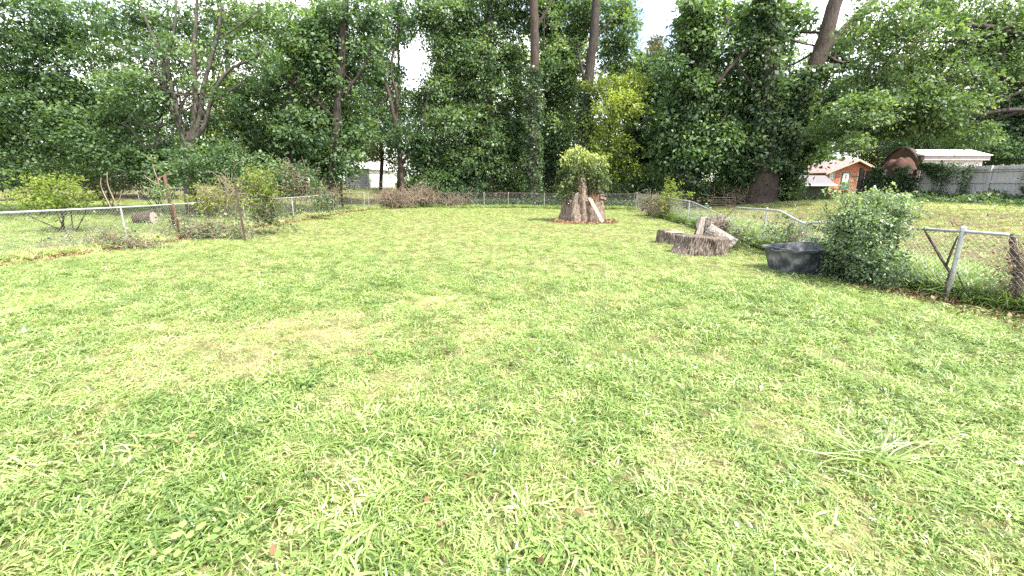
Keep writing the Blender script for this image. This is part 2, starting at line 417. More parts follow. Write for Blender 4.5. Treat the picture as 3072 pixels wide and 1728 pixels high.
# neighbour's lawn on the left, the right-hand yard and the strip by the houses
x1, y1 = rand_area(-42, -9.4, 4, 34, 46)
k = (x1 < lx(y1) - .05); x1, y1 = x1[k], y1[k]
t1 = np.clip(.28 + .3 * np.exp(-((x1 - lx(y1)) / .9) ** 2) + rng.normal(0, .12, len(x1)) + .12 * lownoise(x1, y1, .8), 0, 1)
x3, y3 = rand_area(18, 34, 30, 46, 26); t3 = np.clip(.35 + rng.normal(0, .1, len(x3)), 0, 1)
x4, y4 = rand_area(-26, -8, 40, 62, 10); t4 = np.clip(.38 + rng.normal(0, .1, len(x4)), 0, 1)
x = np.concatenate([x1, x3, x4]); y = np.concatenate([y1, y3, y4]); t = np.concatenate([t1, t3, t4])
tag(scatter('neighbour_grass', np.stack([x, y, terrain(x, y)], -1), rng.uniform(.7, 1.3, len(x)) * 1.15, rng.integers(0, 6, len(x)), t),
    'mown grass of the neighbouring yards beyond the wire fences', 'grass', kind='stuff')
x2, y2 = rand_area(6.5, 27, 3.5, 30, 70)
k = (x2 > rx(y2) + .9) & (rng.random(len(x2)) < .75); x2, y2 = x2[k], y2[k]
t2 = np.clip(.24 + .12 * ss(9, 13, x2) + rng.normal(0, .16, len(x2)) + .2 * lownoise(x2, y2, .9, 3), 0, 1)  # tint kept low: tree shade put into the yard's grass colour
tag(scatter('rough_grass', np.stack([x2, y2, terrain(x2, y2)], -1), rng.uniform(.6, 1.2, len(x2)), rng.integers(2, 6, len(x2)), t2),
    'thin brownish rough grass between the right wire fence and the board fence', 'grass', kind='stuff')
# tall weeds just beyond the right fence and along all fence lines
n = 16000
y = rng.uniform(3.6, 24, n); off = np.abs(rng.normal(0, 1.3, n)); x = rx(y) + .08 + off
k = in_view(x, y, 2) & (off < 3.4) & (rng.random(n) < .95 - .28 * off); x, y, off = x[k], y[k], off[k]
xa = rng.uniform(.05, 30.5, 9000); 
yl = rng.uniform(8, 30, 4200); xl = lx(yl) + rng.normal(-.15, .22, len(yl))
xb = rng.uniform(-9, 8, 2600); yb = back_y(xb) + rng.normal(.1, .2, len(xb))
k = ~((np.abs(x - 5.8) < .8) & (np.abs(y - 8.5) < .8)); x, y, off = x[k], y[k], off[k]
X = np.concatenate([x, xl, xb]); Yc = np.concatenate([y, yl, yb])
T = np.concatenate([np.clip(.12 + .07 * off + rng.normal(0, .12, len(x)), 0, 1), np.clip(.52 + rng.normal(0, .22, len(xl)), 0, 1), np.clip(.3 + rng.normal(0, .15, len(xb)), 0, 1)])
S = np.concatenate([rng.uniform(.55, 1.25, len(x)) * (1 - .12 * off), rng.uniform(.25, .75, len(xl)), rng.uniform(.4, .8, len(xb))])
tag(scatter('tall_weeds', np.stack([X, Yc, terrain(X, Yc)], -1), S, rng.integers(8, 10, len(X)), T, .3), 'knee-high weeds and uncut grass growing along the wire fences', 'weeds', kind='stuff')

# ------------------------------------------------------------------ leaves
def leaf_quads(cen, n_dir, size, aspect=.6, droop=.25, up=.75, flat_curl=.12):
    """one folded quad per leaf at cen; n_dir = preferred outward direction"""
    n = len(cen)
    d = n_dir + rng.normal(0, .75, (n, 3)); d[:, 2] -= droop
    d /= np.linalg.norm(d, axis=1)[:, None] + 1e-9
    nn = rng.normal(0, .55, (n, 3)) + np.array([0, 0, up]) + n_dir * .45
    s = np.cross(d, nn); s /= np.linalg.norm(s, axis=1)[:, None] + 1e-9
    nrm = np.cross(s, d)
    Ls = size * np.clip(rng.lognormal(-.05, .32, n), .4, 1.8)[:, None]; w = Ls * aspect * .5
    V = np.stack([cen, cen + d * Ls * .5 + s * w + nrm * Ls * flat_curl, cen + d * Ls, cen + d * Ls * .5 - s * w + nrm * Ls * flat_curl], 1)
    return V.reshape(-1, 3)
def leaves_obj(name, cen, ndir, size, mat_, parent, tint, **kw):
    V = leaf_quads(cen, ndir, size, **kw); n = len(cen)
    me = np_mesh(name, V, np.arange(4 * n).reshape(-1, 4), np.repeat(np.clip(tint, 0, 1), 4))
    return link(name, me, mat_, parent)
DENS = 1.0
def blob_leaves(blobs, size, per_m2=1.5, per=30, clump=.42, shell=.35):
    """blobs: (centre, radii(3), density). returns leaf centres, outward dirs, tints"""
    CEN, DIR, TI = [], [], []
    for (c, r, dn) in blobs:
        r = np.array(r); area = 4 * np.pi * ((r[0]*r[1])**1.6/3 + (r[0]*r[2])**1.6/3 + (r[1]*r[2])**1.6/3) ** (1/1.6)
        m = max(6, int(area * per_m2 * dn * DENS)); per_ = int(per * 1.25)
        q = rng.normal(0, 1, (m, 3)); q /= np.linalg.norm(q, axis=1)[:, None]
        rad = rng.uniform(shell, 1, m) ** .45 * (1 + .16 * rng.normal(0, 1, m))
        cc = np.array(c) + q * r * rad[:, None]
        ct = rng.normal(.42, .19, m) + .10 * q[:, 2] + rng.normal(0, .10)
        cs = clump * rng.uniform(.6, 1.35, m)
        k = np.repeat(np.arange(m), per_)
        off = rng.normal(0, 1, (len(k), 3)) * np.array([1, 1, .42]) * cs[k][:, None] * .6
        off[:, 2] -= (off[:, 0] ** 2 + off[:, 1] ** 2) * .35 / max(clump, .1)
        CEN.append(cc[k] + off)
        dd = off / (np.linalg.norm(off, axis=1)[:, None] + 1e-6) * .7 + q[k] * .5
        DIR.append(dd); TI.append(ct[k] + rng.normal(0, .10, len(k)))
    return np.concatenate(CEN), np.concatenate(DIR), np.concatenate(TI)
def px_blobs(L, Y, thick=1.0, yj=1.2, dy0=0):
    out = []
    for b in L:
        px, py, rx_, ry_ = b[:4]; dn = b[4] if len(b) > 4 else 1
        dy = rng.uniform(-yj, yj) + dy0; k = mpp(px, py, Y + dy); c = W(px, py, Y + dy)
        out.append((c, (rx_ * k, max(.8, .5 * (rx_ + ry_) * k) * thick, ry_ * k), dn))
    return out
def px_path(L, Y, k=5, wob=.0):
    P, R = [], []
    for q in L:
        dy = q[3] if len(q) > 3 else 0
        P.append(W(q[0], q[1], Y + dy)); R.append(q[2])
    t = np.linspace(0, 1, len(P)); Pc = catmull(P, k)
    tt = np.linspace(0, 1, len(Pc)); Rc = np.interp(tt, t, R)
    if wob: Pc = Pc + rng.normal(0, wob, Pc.shape) * (np.arange(len(Pc)) > 0)[:, None] * Rc[:, None]
    return Pc, Rc
def ivy_on(path, rad, y_from, y_to, dens, leaf, thick, mat_, parent, name='ivy'):
    """leaves hugging a trunk between two fractions of its length"""
    n = int(dens); t = rng.uniform(y_from, y_to, n); L = np.linspace(0, 1, len(path))
    P = np.stack([np.interp(t, L, path[:, k]) for k in range(3)], -1); R = np.interp(t, L, rad)
    a = rng.uniform(0, 2 * np.pi, n); lump = 1 + .6 * np.sin(t * 37 + a * 2) + .4 * np.sin(t * 81 + 3 * a)
    q = np.stack([np.cos(a), np.sin(a), np.zeros(n)], -1)
    cen = P + q * (R + thick * rng.random(n) * np.clip(lump, .15, 2))[:, None]
    ti = .4 + .15 * np.sin(t * 50 + a) + rng.normal(0, .14, n)
    return leaves_obj(name, cen, q * .9, leaf, mat_, parent, ti, droop=.7, up=.35, aspect=.75)

def make_tree(name, label, cat, Y, trunks, blobs, leafmat, barkmat, leaf=.17, per_m2=1.5, per=30, group=None, ivy=None, thick=1.0, twigs=True, clump=.42, limbs_from=.35, above=None, extra_blobs=None, shell=.35, crown_dy=0):
    """trunks: list of px paths, the first the trunk, the rest limbs; blobs of crown; ivy: (path index, from, to, n, leaf, thick)"""
    b0 = W(trunks[0][0][0], trunks[0][0][1], Y); z0 = float(terrain(b0[0], b0[1]))
    root = empty(name, (b0[0], b0[1], z0)); tag(root, label, cat, group)
    paths = []
    for k, tp in enumerate(trunks):
        P, R = px_path(tp, Y, wob=.06)
        if k == 0:
            P = np.vstack([[P[0][0], P[0][1], z0 - .2], P]); R = np.concatenate([[R[0] * 1.25], R])
        paths.append((P, R))
        mb = MB(); mb.tube(P, R, 12 if R.max() > .2 else 7, rough=.10)
        mb.build('trunk' if k == 0 else 'limb', barkmat, root, smooth=True)
    B = px_blobs(blobs, Y, thick, dy0=crown_dy) + (extra_blobs or [])
    if above:
        for (c, r, dn) in above: B.append((np.array(c), r, dn))
    if twigs:
        mb = MB()
        for (c, r, dn) in B:
            P, R = paths[rng.integers(0, len(paths))]
            lo = int(len(P) * limbs_from)
            zz = P[lo:, 2]
            j = lo + int(np.argmin(np.linalg.norm(P[lo:] - (np.array(c) - [0, 0, .35 * np.linalg.norm(np.array(c) - P[lo + np.argmin(np.abs(zz - c[2]))])]), axis=1)))
            s = P[j]; e = np.array(c) + rng.normal(0, .2, 3); mid = (s + e) / 2 + np.array([0, 0, -.08 * np.linalg.norm(e - s)]) + rng.normal(0, .12, 3)
            r0 = min(R[j] * .5, .10)
            mb.tube(catmull([s, mid, e], 4), np.linspace(r0, .02, 9), 5, cap=False)
            for q in range(4):
                e2 = np.array(c) + rng.normal(0, .55, 3) * np.array(r); s2 = mid * .35 + e * .65
                mb.tube(catmull([s2, (s2 + e2) / 2 + rng.normal(0, .1, 3), e2], 3), np.linspace(r0 * .35, .008, 7), 4, cap=False)
        mb.build('branches', barkmat, root, smooth=True)['kind'] = 'stuff'
    leaf = leaf * 1.1
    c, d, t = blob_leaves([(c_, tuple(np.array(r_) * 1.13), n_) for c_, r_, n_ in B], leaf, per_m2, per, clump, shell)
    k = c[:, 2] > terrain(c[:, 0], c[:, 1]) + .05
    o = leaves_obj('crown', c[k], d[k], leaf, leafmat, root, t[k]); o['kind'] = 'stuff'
    for iv in (ivy or []):
        P, R = paths[iv[0]]
        o = ivy_on(P, R, iv[1], iv[2], iv[3], iv[4], iv[5], M['leaf_ivy'], root); o['kind'] = 'stuff'
    return root, paths

DENS = 2.6
# ---- trees in view, left to right
make_tree('broadleaf_tree', 'large dark broadleaf tree filling the left edge with branches hanging over the neighbour lawn', 'tree', 23,
          [[(-30, 196, .38), (-24, 130, .33), (-20, 60, .28), (-10, 0, .22), (0, -50, .15)], [(-24, 120, .14), (10, 80, .1), (50, 60, .05)], [(-22, 90, .14), (10, 120, .1), (60, 135, .04)]],
          [(-40, 60, 50, 55), (10, 15, 50, 32), (45, 60, 42, 26), (20, 100, 42, 24), (60, 95, 34, 18), (75, 125, 32, 16), (30, 140, 40, 18), (90, 150, 26, 12), (60, 20, 40, 20, .8), (100, 105, 22, 12, .8), (-20, 150, 40, 25), (95, 50, 22, 14, .6)],
          M['leaf_mid'], M['bark_dark'], leaf=.14, per_m2=1.2, per=30)
make_tree('multi_stem_tree', 'grey multi-stemmed tree with bare limbs fanning upward behind the rusty clothesline post', 'tree', 22,
          [[(190, 196, 0.259), (190, 165, 0.238), (190, 142, 0.245)],
           [(188, 146, 0.144), (176, 120, 0.130), (171, 108, 0.122), (165.6, 92, 0.108), (163.5, 62, 0.086), (150, 30, 0.058), (140, 5, 0.036)],
           [(188, 144, 0.130), (178, 112, 0.122), (171, 84, 0.101), (168, 60, 0.072), (175, 25, 0.050), (176, 0, 0.036)],
           [(190, 145, 0.144), (194.6, 114, 0.137), (195.7, 93, 0.130), (193.6, 57, 0.101), (196, 20, 0.072), (198, -20, 0.058)],
           [(191, 145, 0.144), (200, 117, 0.115), (203, 88, 0.108), (207, 74, 0.094), (217, 36, 0.072), (222, 5, 0.050)],
           [(192, 143, 0.144), (205, 124, 0.101), (210, 103, 0.086), (220, 81, 0.079), (234, 67, 0.065), (254, 58, 0.050), (268, 38, 0.029)],
           [(210, 103, 0.058), (222, 96, 0.043), (240, 84, 0.022)], [(186, 142, 0.079), (174, 123, 0.065), (158, 127, 0.050), (145, 126, 0.043), (128, 120, 0.022)],
           [(172, 135, 0.050), (148, 149, 0.036), (136, 135, 0.036), (129, 128, 0.029), (118, 122, 0.014)], [(217, 40, 0.043), (240, 25, 0.036), (262, 8, 0.022)], [(165, 80, 0.043), (140, 60, 0.036), (118, 45, 0.022)]],
          [(182, 118, 12, 8, .5), (212, 118, 14, 9, .7), (165, 45, 12, 10, .5), (205, 55, 14, 9, .5), (230, 85, 16, 9, .6), (150, 80, 14, 9, .6), (190, 85, 10, 7, .35), (120, 18, 34, 14, .7), (160, 12, 28, 14, .7), (150, 50, 18, 12, .6), (185, 35, 24, 14, .6), (230, 12, 30, 14, .8), (238, 42, 18, 10, .6), (115, 80, 26, 11, .8), (140, 98, 26, 12), (115, 118, 26, 14), (110, 145, 28, 16),
           (262, 62, 16, 12, .7), (150, 160, 34, 14), (215, 155, 28, 16), (175, 72, 12, 8, .5), (270, 25, 22, 16, .8), (180, 150, 22, 10), (240, 125, 20, 16, .8), (225, 95, 10, 8, .5)],
          M['leaf_mid'], M['bark_grey'], leaf=.14, per_m2=1.6, per=28, crown_dy=.7)
make_tree('maple_tree', 'full green tree with layered sprays of foliage left of the pale shed', 'tree', 25,
          [[(330, 200, .26), (334, 150, .24), (339, 90, .22), (344, 30, .2), (346, -30, .14)], [(336, 120, .12), (310, 95, .1), (280, 75, .06), (262, 70, .03)], [(338, 100, .1), (362, 70, .08), (372, 40, .04)], [(293, 190, .14), (291, 150, .13), (288, 110, .1), (300, 60, .06)]],
          [(255, 95, 24, 14), (285, 84, 28, 15), (325, 98, 28, 18), (270, 118, 28, 15), (308, 128, 32, 18), (348, 128, 20, 18), (342, 158, 18, 16), (318, 40, 26, 18), (350, 12, 32, 16), (290, 18, 24, 14), (362, 55, 20, 18), (298, 55, 22, 12, .8), (280, 150, 26, 14), (316, 160, 22, 14), (330, 70, 24, 14)],
          M['leaf_mid'], M['bark_dark'], leaf=.16, crown_dy=1.0)
make_tree('leaning_tree', 'thin open-crowned tree leaning left above the pale shed with sky showing through', 'tree', 33,
          [[(403, 196, .2), (400, 160, .18), (396, 125, .16), (388, 90, .13), (378, 50, .1), (372, 10, .06)], [(396, 125, .12), (397, 95, .11), (391, 72, .09), (396, 40, .06), (402, 10, .04)], [(402, 165, .09), (416, 140, .08), (424, 118, .06), (428, 90, .04)]],
          [(385, 30, 22, 16, .7), (412, 10, 26, 12, .8), (385, 74, 18, 12, .7), (418, 104, 13, 12, .7), (362, 96, 14, 12, .7), (404, 138, 20, 12, .8), (428, 150, 14, 16), (376, 118, 16, 12, .7), (402, 100, 10, 10, .6), (354, 145, 12, 8, .8)],
          M['leaf_dark'], M['bark_brown'], leaf=.18, per=24, crown_dy=1.0)
make_tree('sweetgum_tree', 'tall bushy light green tree clothed to the ground behind the back fence corner', 'tree', 33.2,
          [[(491, 205, .3), (490, 120, .27), (489, 60, .25), (490, 0, .2), (492, -40, .14)]],
          [(448, 15, 26, 16), (480, 12, 26, 18), (454, 52, 22, 18), (450, 88, 28, 18), (488, 55, 24, 20), (500, 95, 24, 18), (462, 122, 32, 16), (500, 135, 28, 18), (440, 160, 26, 16), (475, 160, 30, 16), (505, 168, 22, 16), (432, 183, 18, 12), (460, 188, 22, 10), (515, 25, 14, 16, .7), (515, 60, 12, 12, .7)],
          M['leaf_light'], M['bark_dark'], leaf=.17, per_m2=1.6, crown_dy=1.0)
make_tree('bare_trunk_tree', 'tall straight tree trunk wrapped in ivy on its lower half behind the back fence', 'tree', 31.5,
          [[(533, 207, .42), (533, 150, .34), (533.5, 100, .31), (535, 50, .29), (534, 0, .27), (534, -50, .22)], [(535, 30, .1), (550, 5, .08), (565, -20, .05)]],
          [(525, 5, 16, 12, .6), (550, -12, 22, 16, .8), (548, 70, 12, 14, .6), (520, 130, 14, 14, .8), (545, 150, 16, 18, .8), (515, -20, 25, 15)],
          M['leaf_mid'], M['bark_brown'], leaf=.16, crown_dy=2, ivy=[(0, .06, .55, 5200, .15, .28)])
make_tree('ivy_pole_tree', 'slim ivy-covered trunk just right of the tall bare trunk', 'tree', 34,
          [[(548, 206, .25), (549, 150, .2), (548, 100, .18), (551, 50, .15), (556, 10, .1)]],
          [(556, 40, 14, 14, .7), (562, 90, 12, 12, .7), (545, 15, 14, 14)], M['leaf_mid'], M['bark_dark'], leaf=.17, ivy=[(0, .1, .75, 3600, .16, .3)])
make_tree('kinked_trunk_tree', 'dark kinked trunk rising above the big broken stump with a spreading top', 'tree', 32,
          [[(582, 207, .5), (585, 145, .42), (586, 105, .36), (590, 68, .31), (594, 35, .3), (596, 0, .24), (598, -40, .16)], [(587, 100, .12), (595, 90, .1), (602, 72, .07)], [(593, 40, .1), (603, 30, .08), (612, 18, .05)], [(587, 86, .12), (582, 70, .1), (578, 50, .05)]],
          [(562, 22, 26, 18), (598, 10, 28, 14), (620, 28, 16, 20), (556, 55, 18, 18), (566, 92, 14, 18, .8), (612, 60, 14, 10, .7), (574, 60, 10, 14, .7), (632, 55, 10, 10, .6), (560, 130, 16, 18), (570, 165, 16, 14)],
          M['leaf_light'], M['bark_dark'], leaf=.17, crown_dy=2.2, ivy=[(0, .05, .42, 4200, .14, .25)])
make_tree('yellow_sapling', 'bright yellow-green sapling catching light to the right of the broken stump', 'tree', 30.5,
          [[(606, 206, .1), (608, 150, .09), (611, 110, .07), (616, 75, .04)], [(610, 120, .04), (625, 100, .03), (636, 84, .02)]],
          [(604, 88, 20, 11, .8), (620, 106, 24, 13, .8), (600, 122, 18, 11, .8), (632, 82, 14, 9, .8), (610, 146, 22, 13, .9), (594, 158, 14, 9, .7), (622, 166, 16, 9, .7)],
          M['leaf_yellow'], M['bark_dark'], leaf=.15, per=22, clump=.5)
make_tree('dark_broadleaf_tree', 'dark rounded tree standing under the open patch of sky', 'tree', 37,
          [[(652, 203, .25), (652, 150, .2), (651, 100, .16), (652, 70, .1)]],
          [(650, 74, 22, 15), (640, 98, 22, 18), (664, 95, 18, 18), (650, 130, 26, 20), (665, 160, 24, 16), (632, 150, 18, 18), (645, 182, 24, 16)], M['leaf_dark'], M['bark_dark'], leaf=.18)
make_tree('pine_tree', 'small olive pine top poking into the open patch of sky', 'tree', 55,
          [[(656, 195, .2), (656, 120, .16), (656, 60, .08), (656, 36, .03)]],
          [(656, 42, 5, 6, 1), (656, 54, 10, 7, 1), (655, 68, 14, 8, 1), (656, 84, 17, 9, 1)], M['leaf_olive'], M['bark_brown'], leaf=.2, per=22, clump=.5)
make_tree('ivy_clad_tree', 'ivy-smothered tree with a bare flared foot just beyond the right fence corner', 'tree', 29.5,
          [[(686, 210, .72), (686, 195, .55), (688, 170, .46), (692, 100, .42), (696, 50, .4), (698, 0, .36), (700, -50, .25)], [(694, 60, .12), (715, 40, .1), (730, 15, .06)]],
          [(697, 10, 20, 14), (694, 38, 18, 14), (700, 62, 17, 12), (688, 84, 18, 12), (704, 100, 24, 14), (683, 112, 24, 14), (704, 128, 25, 13), (680, 142, 22, 13), (700, 156, 24, 10), (664, 125, 14, 14, .8), (722, 112, 14, 12, .9), (724, 140, 18, 12), (672, 162, 14, 8), (672, 60, 8, 14, .5)],
          M['leaf_mid'], M['bark_brown'], leaf=.21, per_m2=1.5, per=30, clump=.5, ivy=[(0, .18, .95, 9000, .2, .55)])
make_tree('forked_ivy_tree', 'massive forked tree with ivy-clad stems and a broad brown foot', 'tree', 28,
          [[(760, 211, 1.15), (761, 196, .85), (764, 170, .66), (768, 130, .5), (770, 95, .45), (767, 40, .4), (769, 0, .34), (770, -50, .25)],
           [(766, 188, .55), (774, 165, .5), (785, 140, .46), (797, 98, .44), (812, 72, .45), (822, 46, .42), (836, 0, .36), (846, -40, .3)],
           [(818, 58, .3), (842, 32, .25), (874, 0, .2), (905, -25, .15)], [(716, 84, .08), (735, 62, .12), (765, 30, .16), (768, 10, .16)], [(790, 120, .12), (812, 105, .1), (838, 98, .05)], [(820, 50, .12), (838, 62, .09), (858, 60, .04)]],
          [(764, 15, 20, 14), (748, 42, 18, 14, .8), (772, 52, 16, 14), (745, 80, 20, 14), (778, 92, 16, 12), (756, 112, 22, 13), (786, 120, 20, 12), (742, 140, 22, 14), (772, 146, 24, 13), (798, 150, 20, 13), (738, 15, 14, 12, .7), (788, 172, 9, 9, .8), (783, 182, 9, 10),
           (842, 90, 20, 12, .8), (806, 128, 16, 12), (790, 20, 12, 14, .7), (862, 38, 18, 10, .6), (740, 168, 20, 12), (842, 58, 10, 8, .6), (806, 20, 8, 10, .4)],
          M['leaf_mid'], M['bark_brown'], leaf=.21, per=30, clump=.5, crown_dy=1.4, ivy=[(0, .3, .95, 7000, .2, .5), (1, .1, .60, 7500, .2, .5)])
make_tree('overhanging_tree', 'mid-green tree with yellowing leaf tips hanging over the board fence from the right edge', 'tree', 24,
          [[(1090, 200, .4), (1085, 140, .36), (1075, 80, .3), (1060, 20, .24), (1050, -30, .16)], [(1082, 120, .2), (1030, 85, .16), (970, 75, .12), (910, 90, .07), (870, 100, .03)], [(1072, 70, .2), (1020, 35, .15), (960, 25, .1), (905, 30, .06)], [(1084, 130, .16), (1020, 110, .12), (960, 120, .08), (900, 138, .03)]],
          [(866, 84, 24, 12, .9), (896, 40, 22, 10, .6), (930, 26, 26, 12, .7), (900, 98, 32, 13), (862, 108, 28, 12), (838, 128, 20, 10), (888, 122, 32, 11), (940, 74, 28, 14, .8), (962, 46, 28, 13, .7), (945, 104, 26, 13), (925, 124, 26, 8), (985, 25, 26, 13, .7), (985, 85, 18, 16, .8), (1015, 60, 20, 18, .8), (870, 60, 14, 7, .5), (968, 130, 16, 7, .9), (1010, 20, 22, 14), (852, 142, 12, 6), (880, 10, 24, 12, .6), (925, 5, 28, 12, .8), (970, 2, 30, 12, .8), (1010, 40, 24, 16, .8), (855, 30, 16, 12, .5), (915, 60, 22, 12, .7)],
          M['leaf_light'], M['bark_dark'], leaf=.15, per_m2=1.6)
make_tree('edge_tree', 'very dark tree behind the white-roofed outbuilding at the right edge', 'tree', 40,
          [[(1005, 185, .3), (1005, 120, .25), (1004, 60, .15)]],
          [(1000, 112, 24, 16), (982, 140, 28, 12), (1015, 70, 20, 22), (1004, 150, 34, 12), (1030, 110, 20, 30), (1015, 165, 20, 10)], M['leaf_dark'], M['bark_dark'], leaf=.2)

# ---- trees further back, their own crowns showing between the near ones; backlit glow put into the yellow-green leaf colours
back = [(35, 36, [(30, 130, 34, 30), (60, 165, 40, 14), (10, 170, 30, 14)], 'leaf_dark', 'dark tree deep behind the leftmost trees'),
        (95, 40, [(95, 150, 30, 26), (80, 115, 26, 20), (110, 175, 26, 10)], 'leaf_dark', 'shadowed tree standing behind the yellow-green shrub'),
        (160, 38, [(160, 145, 30, 22), (150, 115, 22, 16, .6), (175, 170, 26, 14)], 'leaf_dark', 'dark tree in the gap behind the grey multi-stemmed tree'),
        (230, 44, [(228, 100, 22, 24, .7), (235, 140, 26, 22), (225, 170, 26, 14), (245, 30, 16, 20, .5)], 'leaf_yellow', 'sunlit tree seen between the grey limbs and the layered tree'),
        (280, 40, [(275, 60, 20, 22, .8), (285, 140, 28, 24), (275, 172, 26, 12), (300, 100, 20, 18)], 'leaf_far', 'mid-green tree low behind the layered tree'),
        (325, 46, [(320, 70, 26, 26, .8), (330, 20, 22, 20, .7), (325, 125, 26, 26), (322, 165, 20, 14)], 'leaf_far', 'pale tree high behind the layered tree'),
        (368, 62, [(366, 80, 18, 22, .5), (366, 130, 16, 16, .7), (360, 155, 16, 7, .6)], 'leaf_olive', 'grey olive tree towering over the pale shed'),
        (398, 50, [(394, 95, 18, 16, .6), (408, 125, 18, 14, .7), (385, 135, 14, 10, .6), (380, 45, 18, 16, .5), (405, 25, 18, 14, .5), (440, 95, 8, 12, .5)], 'leaf_far', 'pale airy tree behind the thin leaning tree'),
        (130, 50, [(95, 40, 26, 16, .5), (130, 70, 26, 16, .6), (150, 30, 24, 14, .5), (120, 110, 24, 16, .7), (180, 60, 22, 18, .5), (215, 25, 22, 14, .5)], 'leaf_far', 'thin sunlit tree seen between the leftmost tree and the multi-stemmed tree'),
        (215, 56, [(205, 50, 20, 14, .5), (235, 70, 20, 14, .5), (200, 100, 20, 14, .6), (240, 15, 24, 12, .5)], 'leaf_olive', 'airy olive tree behind the upper limbs of the multi-stemmed tree'),
        (380, 52, [(380, 105, 16, 12, .7), (384, 140, 14, 12, .8), (372, 152, 10, 8, .7), (398, 160, 8, 8, .6), (392, 80, 12, 10, .5)], 'leaf_olive', 'greyish airy tree directly above the pale shed roof'),
        (425, 46, [(420, 120, 18, 20, .7), (430, 165, 20, 18), (412, 178, 12, 9, .7)], 'leaf_dark', 'dark slim tree left of the tall bushy light green tree'),
        (470, 44, [(466, 70, 26, 30), (470, 130, 30, 28), (470, 175, 30, 14), (440, 30, 16, 18, .5)], 'leaf_dark', 'dark tree hidden behind the tall bushy light green tree'),
        (520, 42, [(518, 60, 18, 22, .7), (520, 105, 20, 24), (524, 150, 20, 20), (525, 185, 24, 12)], 'leaf_yellow', 'yellowish tree between the bushy tree and the tall bare trunk'),
        (570, 44, [(570, 60, 20, 26, .8), (568, 110, 22, 26), (560, 160, 24, 22), (575, 188, 26, 12)], 'leaf_far', 'pale green tree filling the space behind the kinked trunk'),
        (615, 46, [(615, 50, 16, 18, .6), (618, 95, 20, 20), (612, 140, 24, 22), (615, 180, 26, 14)], 'leaf_far', 'pale green tree behind the yellow-green sapling'),
        (672, 44, [(675, 140, 22, 22), (668, 175, 24, 16), (684, 100, 14, 14)], 'leaf_far', 'pale green tree left of the ivy-smothered trunk'),
        (728, 42, [(728, 55, 14, 20, .5), (726, 100, 18, 20), (728, 145, 22, 24), (728, 185, 24, 12)], 'leaf_yellow', 'yellow-green tree between the two ivy-clad trees'),
        (790, 46, [(795, 60, 16, 22, .5), (800, 110, 18, 22, .8), (790, 160, 16, 14)], 'leaf_far', 'sunlit tree glimpsed through the fork of the massive tree'),
        (815, 56, [(812, 150, 14, 10), (820, 125, 18, 14, .8), (808, 166, 8, 6)], 'leaf_yellow', 'bright yellow-green tree beside the brick house roof'),
        (860, 60, [(850, 110, 20, 18, .7), (875, 138, 30, 14), (880, 160, 14, 8, .8), (898, 155, 16, 10)], 'leaf_olive', 'olive tree rising behind the brick house'),
        (930, 52, [(925, 95, 26, 20, .6), (935, 130, 30, 16), (900, 148, 16, 10), (950, 140, 24, 12)], 'leaf_dark', 'dark tree rising behind the white-roofed outbuilding'),
        (985, 56, [(985, 60, 24, 24, .7), (975, 110, 24, 20), (900, 40, 24, 20, .5), (930, 70, 24, 18, .6), (870, 70, 20, 16, .5), (1010, 25, 24, 20, .7)], 'leaf_olive', 'sparse olive tree high above the right end of the board fence')]
for (px, Y, bl, lm, lab) in back:
    top = min(b[1] for b in bl)
    make_tree('woodland_tree', lab, 'tree', Y, [[(px, 196, .22), (px + rng.uniform(-3, 3), 150, .2), (px + rng.uniform(-4, 4), (150 + top) / 2, .16), (px, top, .08)]], bl, M[lm], M['bark_dark'], leaf=.22, per_m2=.75, per=26, clump=.6, group='trees further back in the wood')

DENS = 1.0
# distant wood beyond everything
cs, ds, ts = [], [], []
n = 2600
pxs = rng.uniform(-120, 1150, n); Yb = rng.uniform(70, 95, n)
top = 118 + 14 * np.sin(pxs * .03) + 10 * np.sin(pxs * .011 + 2) + 30 * np.exp(-((pxs - 425) / 30) ** 2)
pys = rng.uniform(0, 1, n) ** .8 * (196 - top) + top
C0 = np.array([W(a_, b_, c_) for a_, b_, c_ in zip(pxs, pys, Yb)])
k = np.repeat(np.arange(n), 24)
off = rng.normal(0, 1, (len(k), 3)) * [1.5, 1.5, .8]
cc = C0[k] + off; kk = cc[:, 2] > .2
o = leaves_obj('distant_woods', cc[kk], (off / 2)[kk], .5, M['leaf_far'], None, (rng.normal(.35, .15, n)[k] + rng.normal(0, .1, len(k)))[kk]); tag(o, 'hazy mass of woodland far behind the gardens', 'woods', kind='stuff')

# ------------------------------------------------------------------ shrubs and undergrowth
def make_shrub(name, label, blobs, Y, lm, leaf=.1, per_m2=3, per=30, clump=.28, group=None, cat='shrub', stems=8, stemmat=None):
    B = px_blobs(blobs, Y, 1.0, .3)
    c0 = B[0][0]; z0 = float(terrain(c0[0], c0[1])); root = empty(name, (c0[0], c0[1], z0)); tag(root, label, cat, group)
    mb = MB()
    for q in range(stems):
        c, r, _ = B[q % len(B)]
        e = np.array(c) + rng.normal(0, .55, 3) * np.array(r); s = np.array([c0[0] + rng.normal(0, .12), c0[1] + rng.normal(0, .12), z0 - .05])
        mb.tube(catmull([s, (s + e) / 2 + rng.normal(0, .1, 3), e], 4), np.linspace(.022, .006, 9), 5, cap=False)
    mb.build('stem', stemmat or M['bark_dark'], root, smooth=True)
    c, d, t = blob_leaves(B, leaf, per_m2, per, clump, .2)
    k = c[:, 2] > terrain(c[:, 0], c[:, 1]) + .01
    o = leaves_obj('foliage', c[k], d[k], leaf, M[lm], root, t[k]); o['kind'] = 'stuff'
    return root
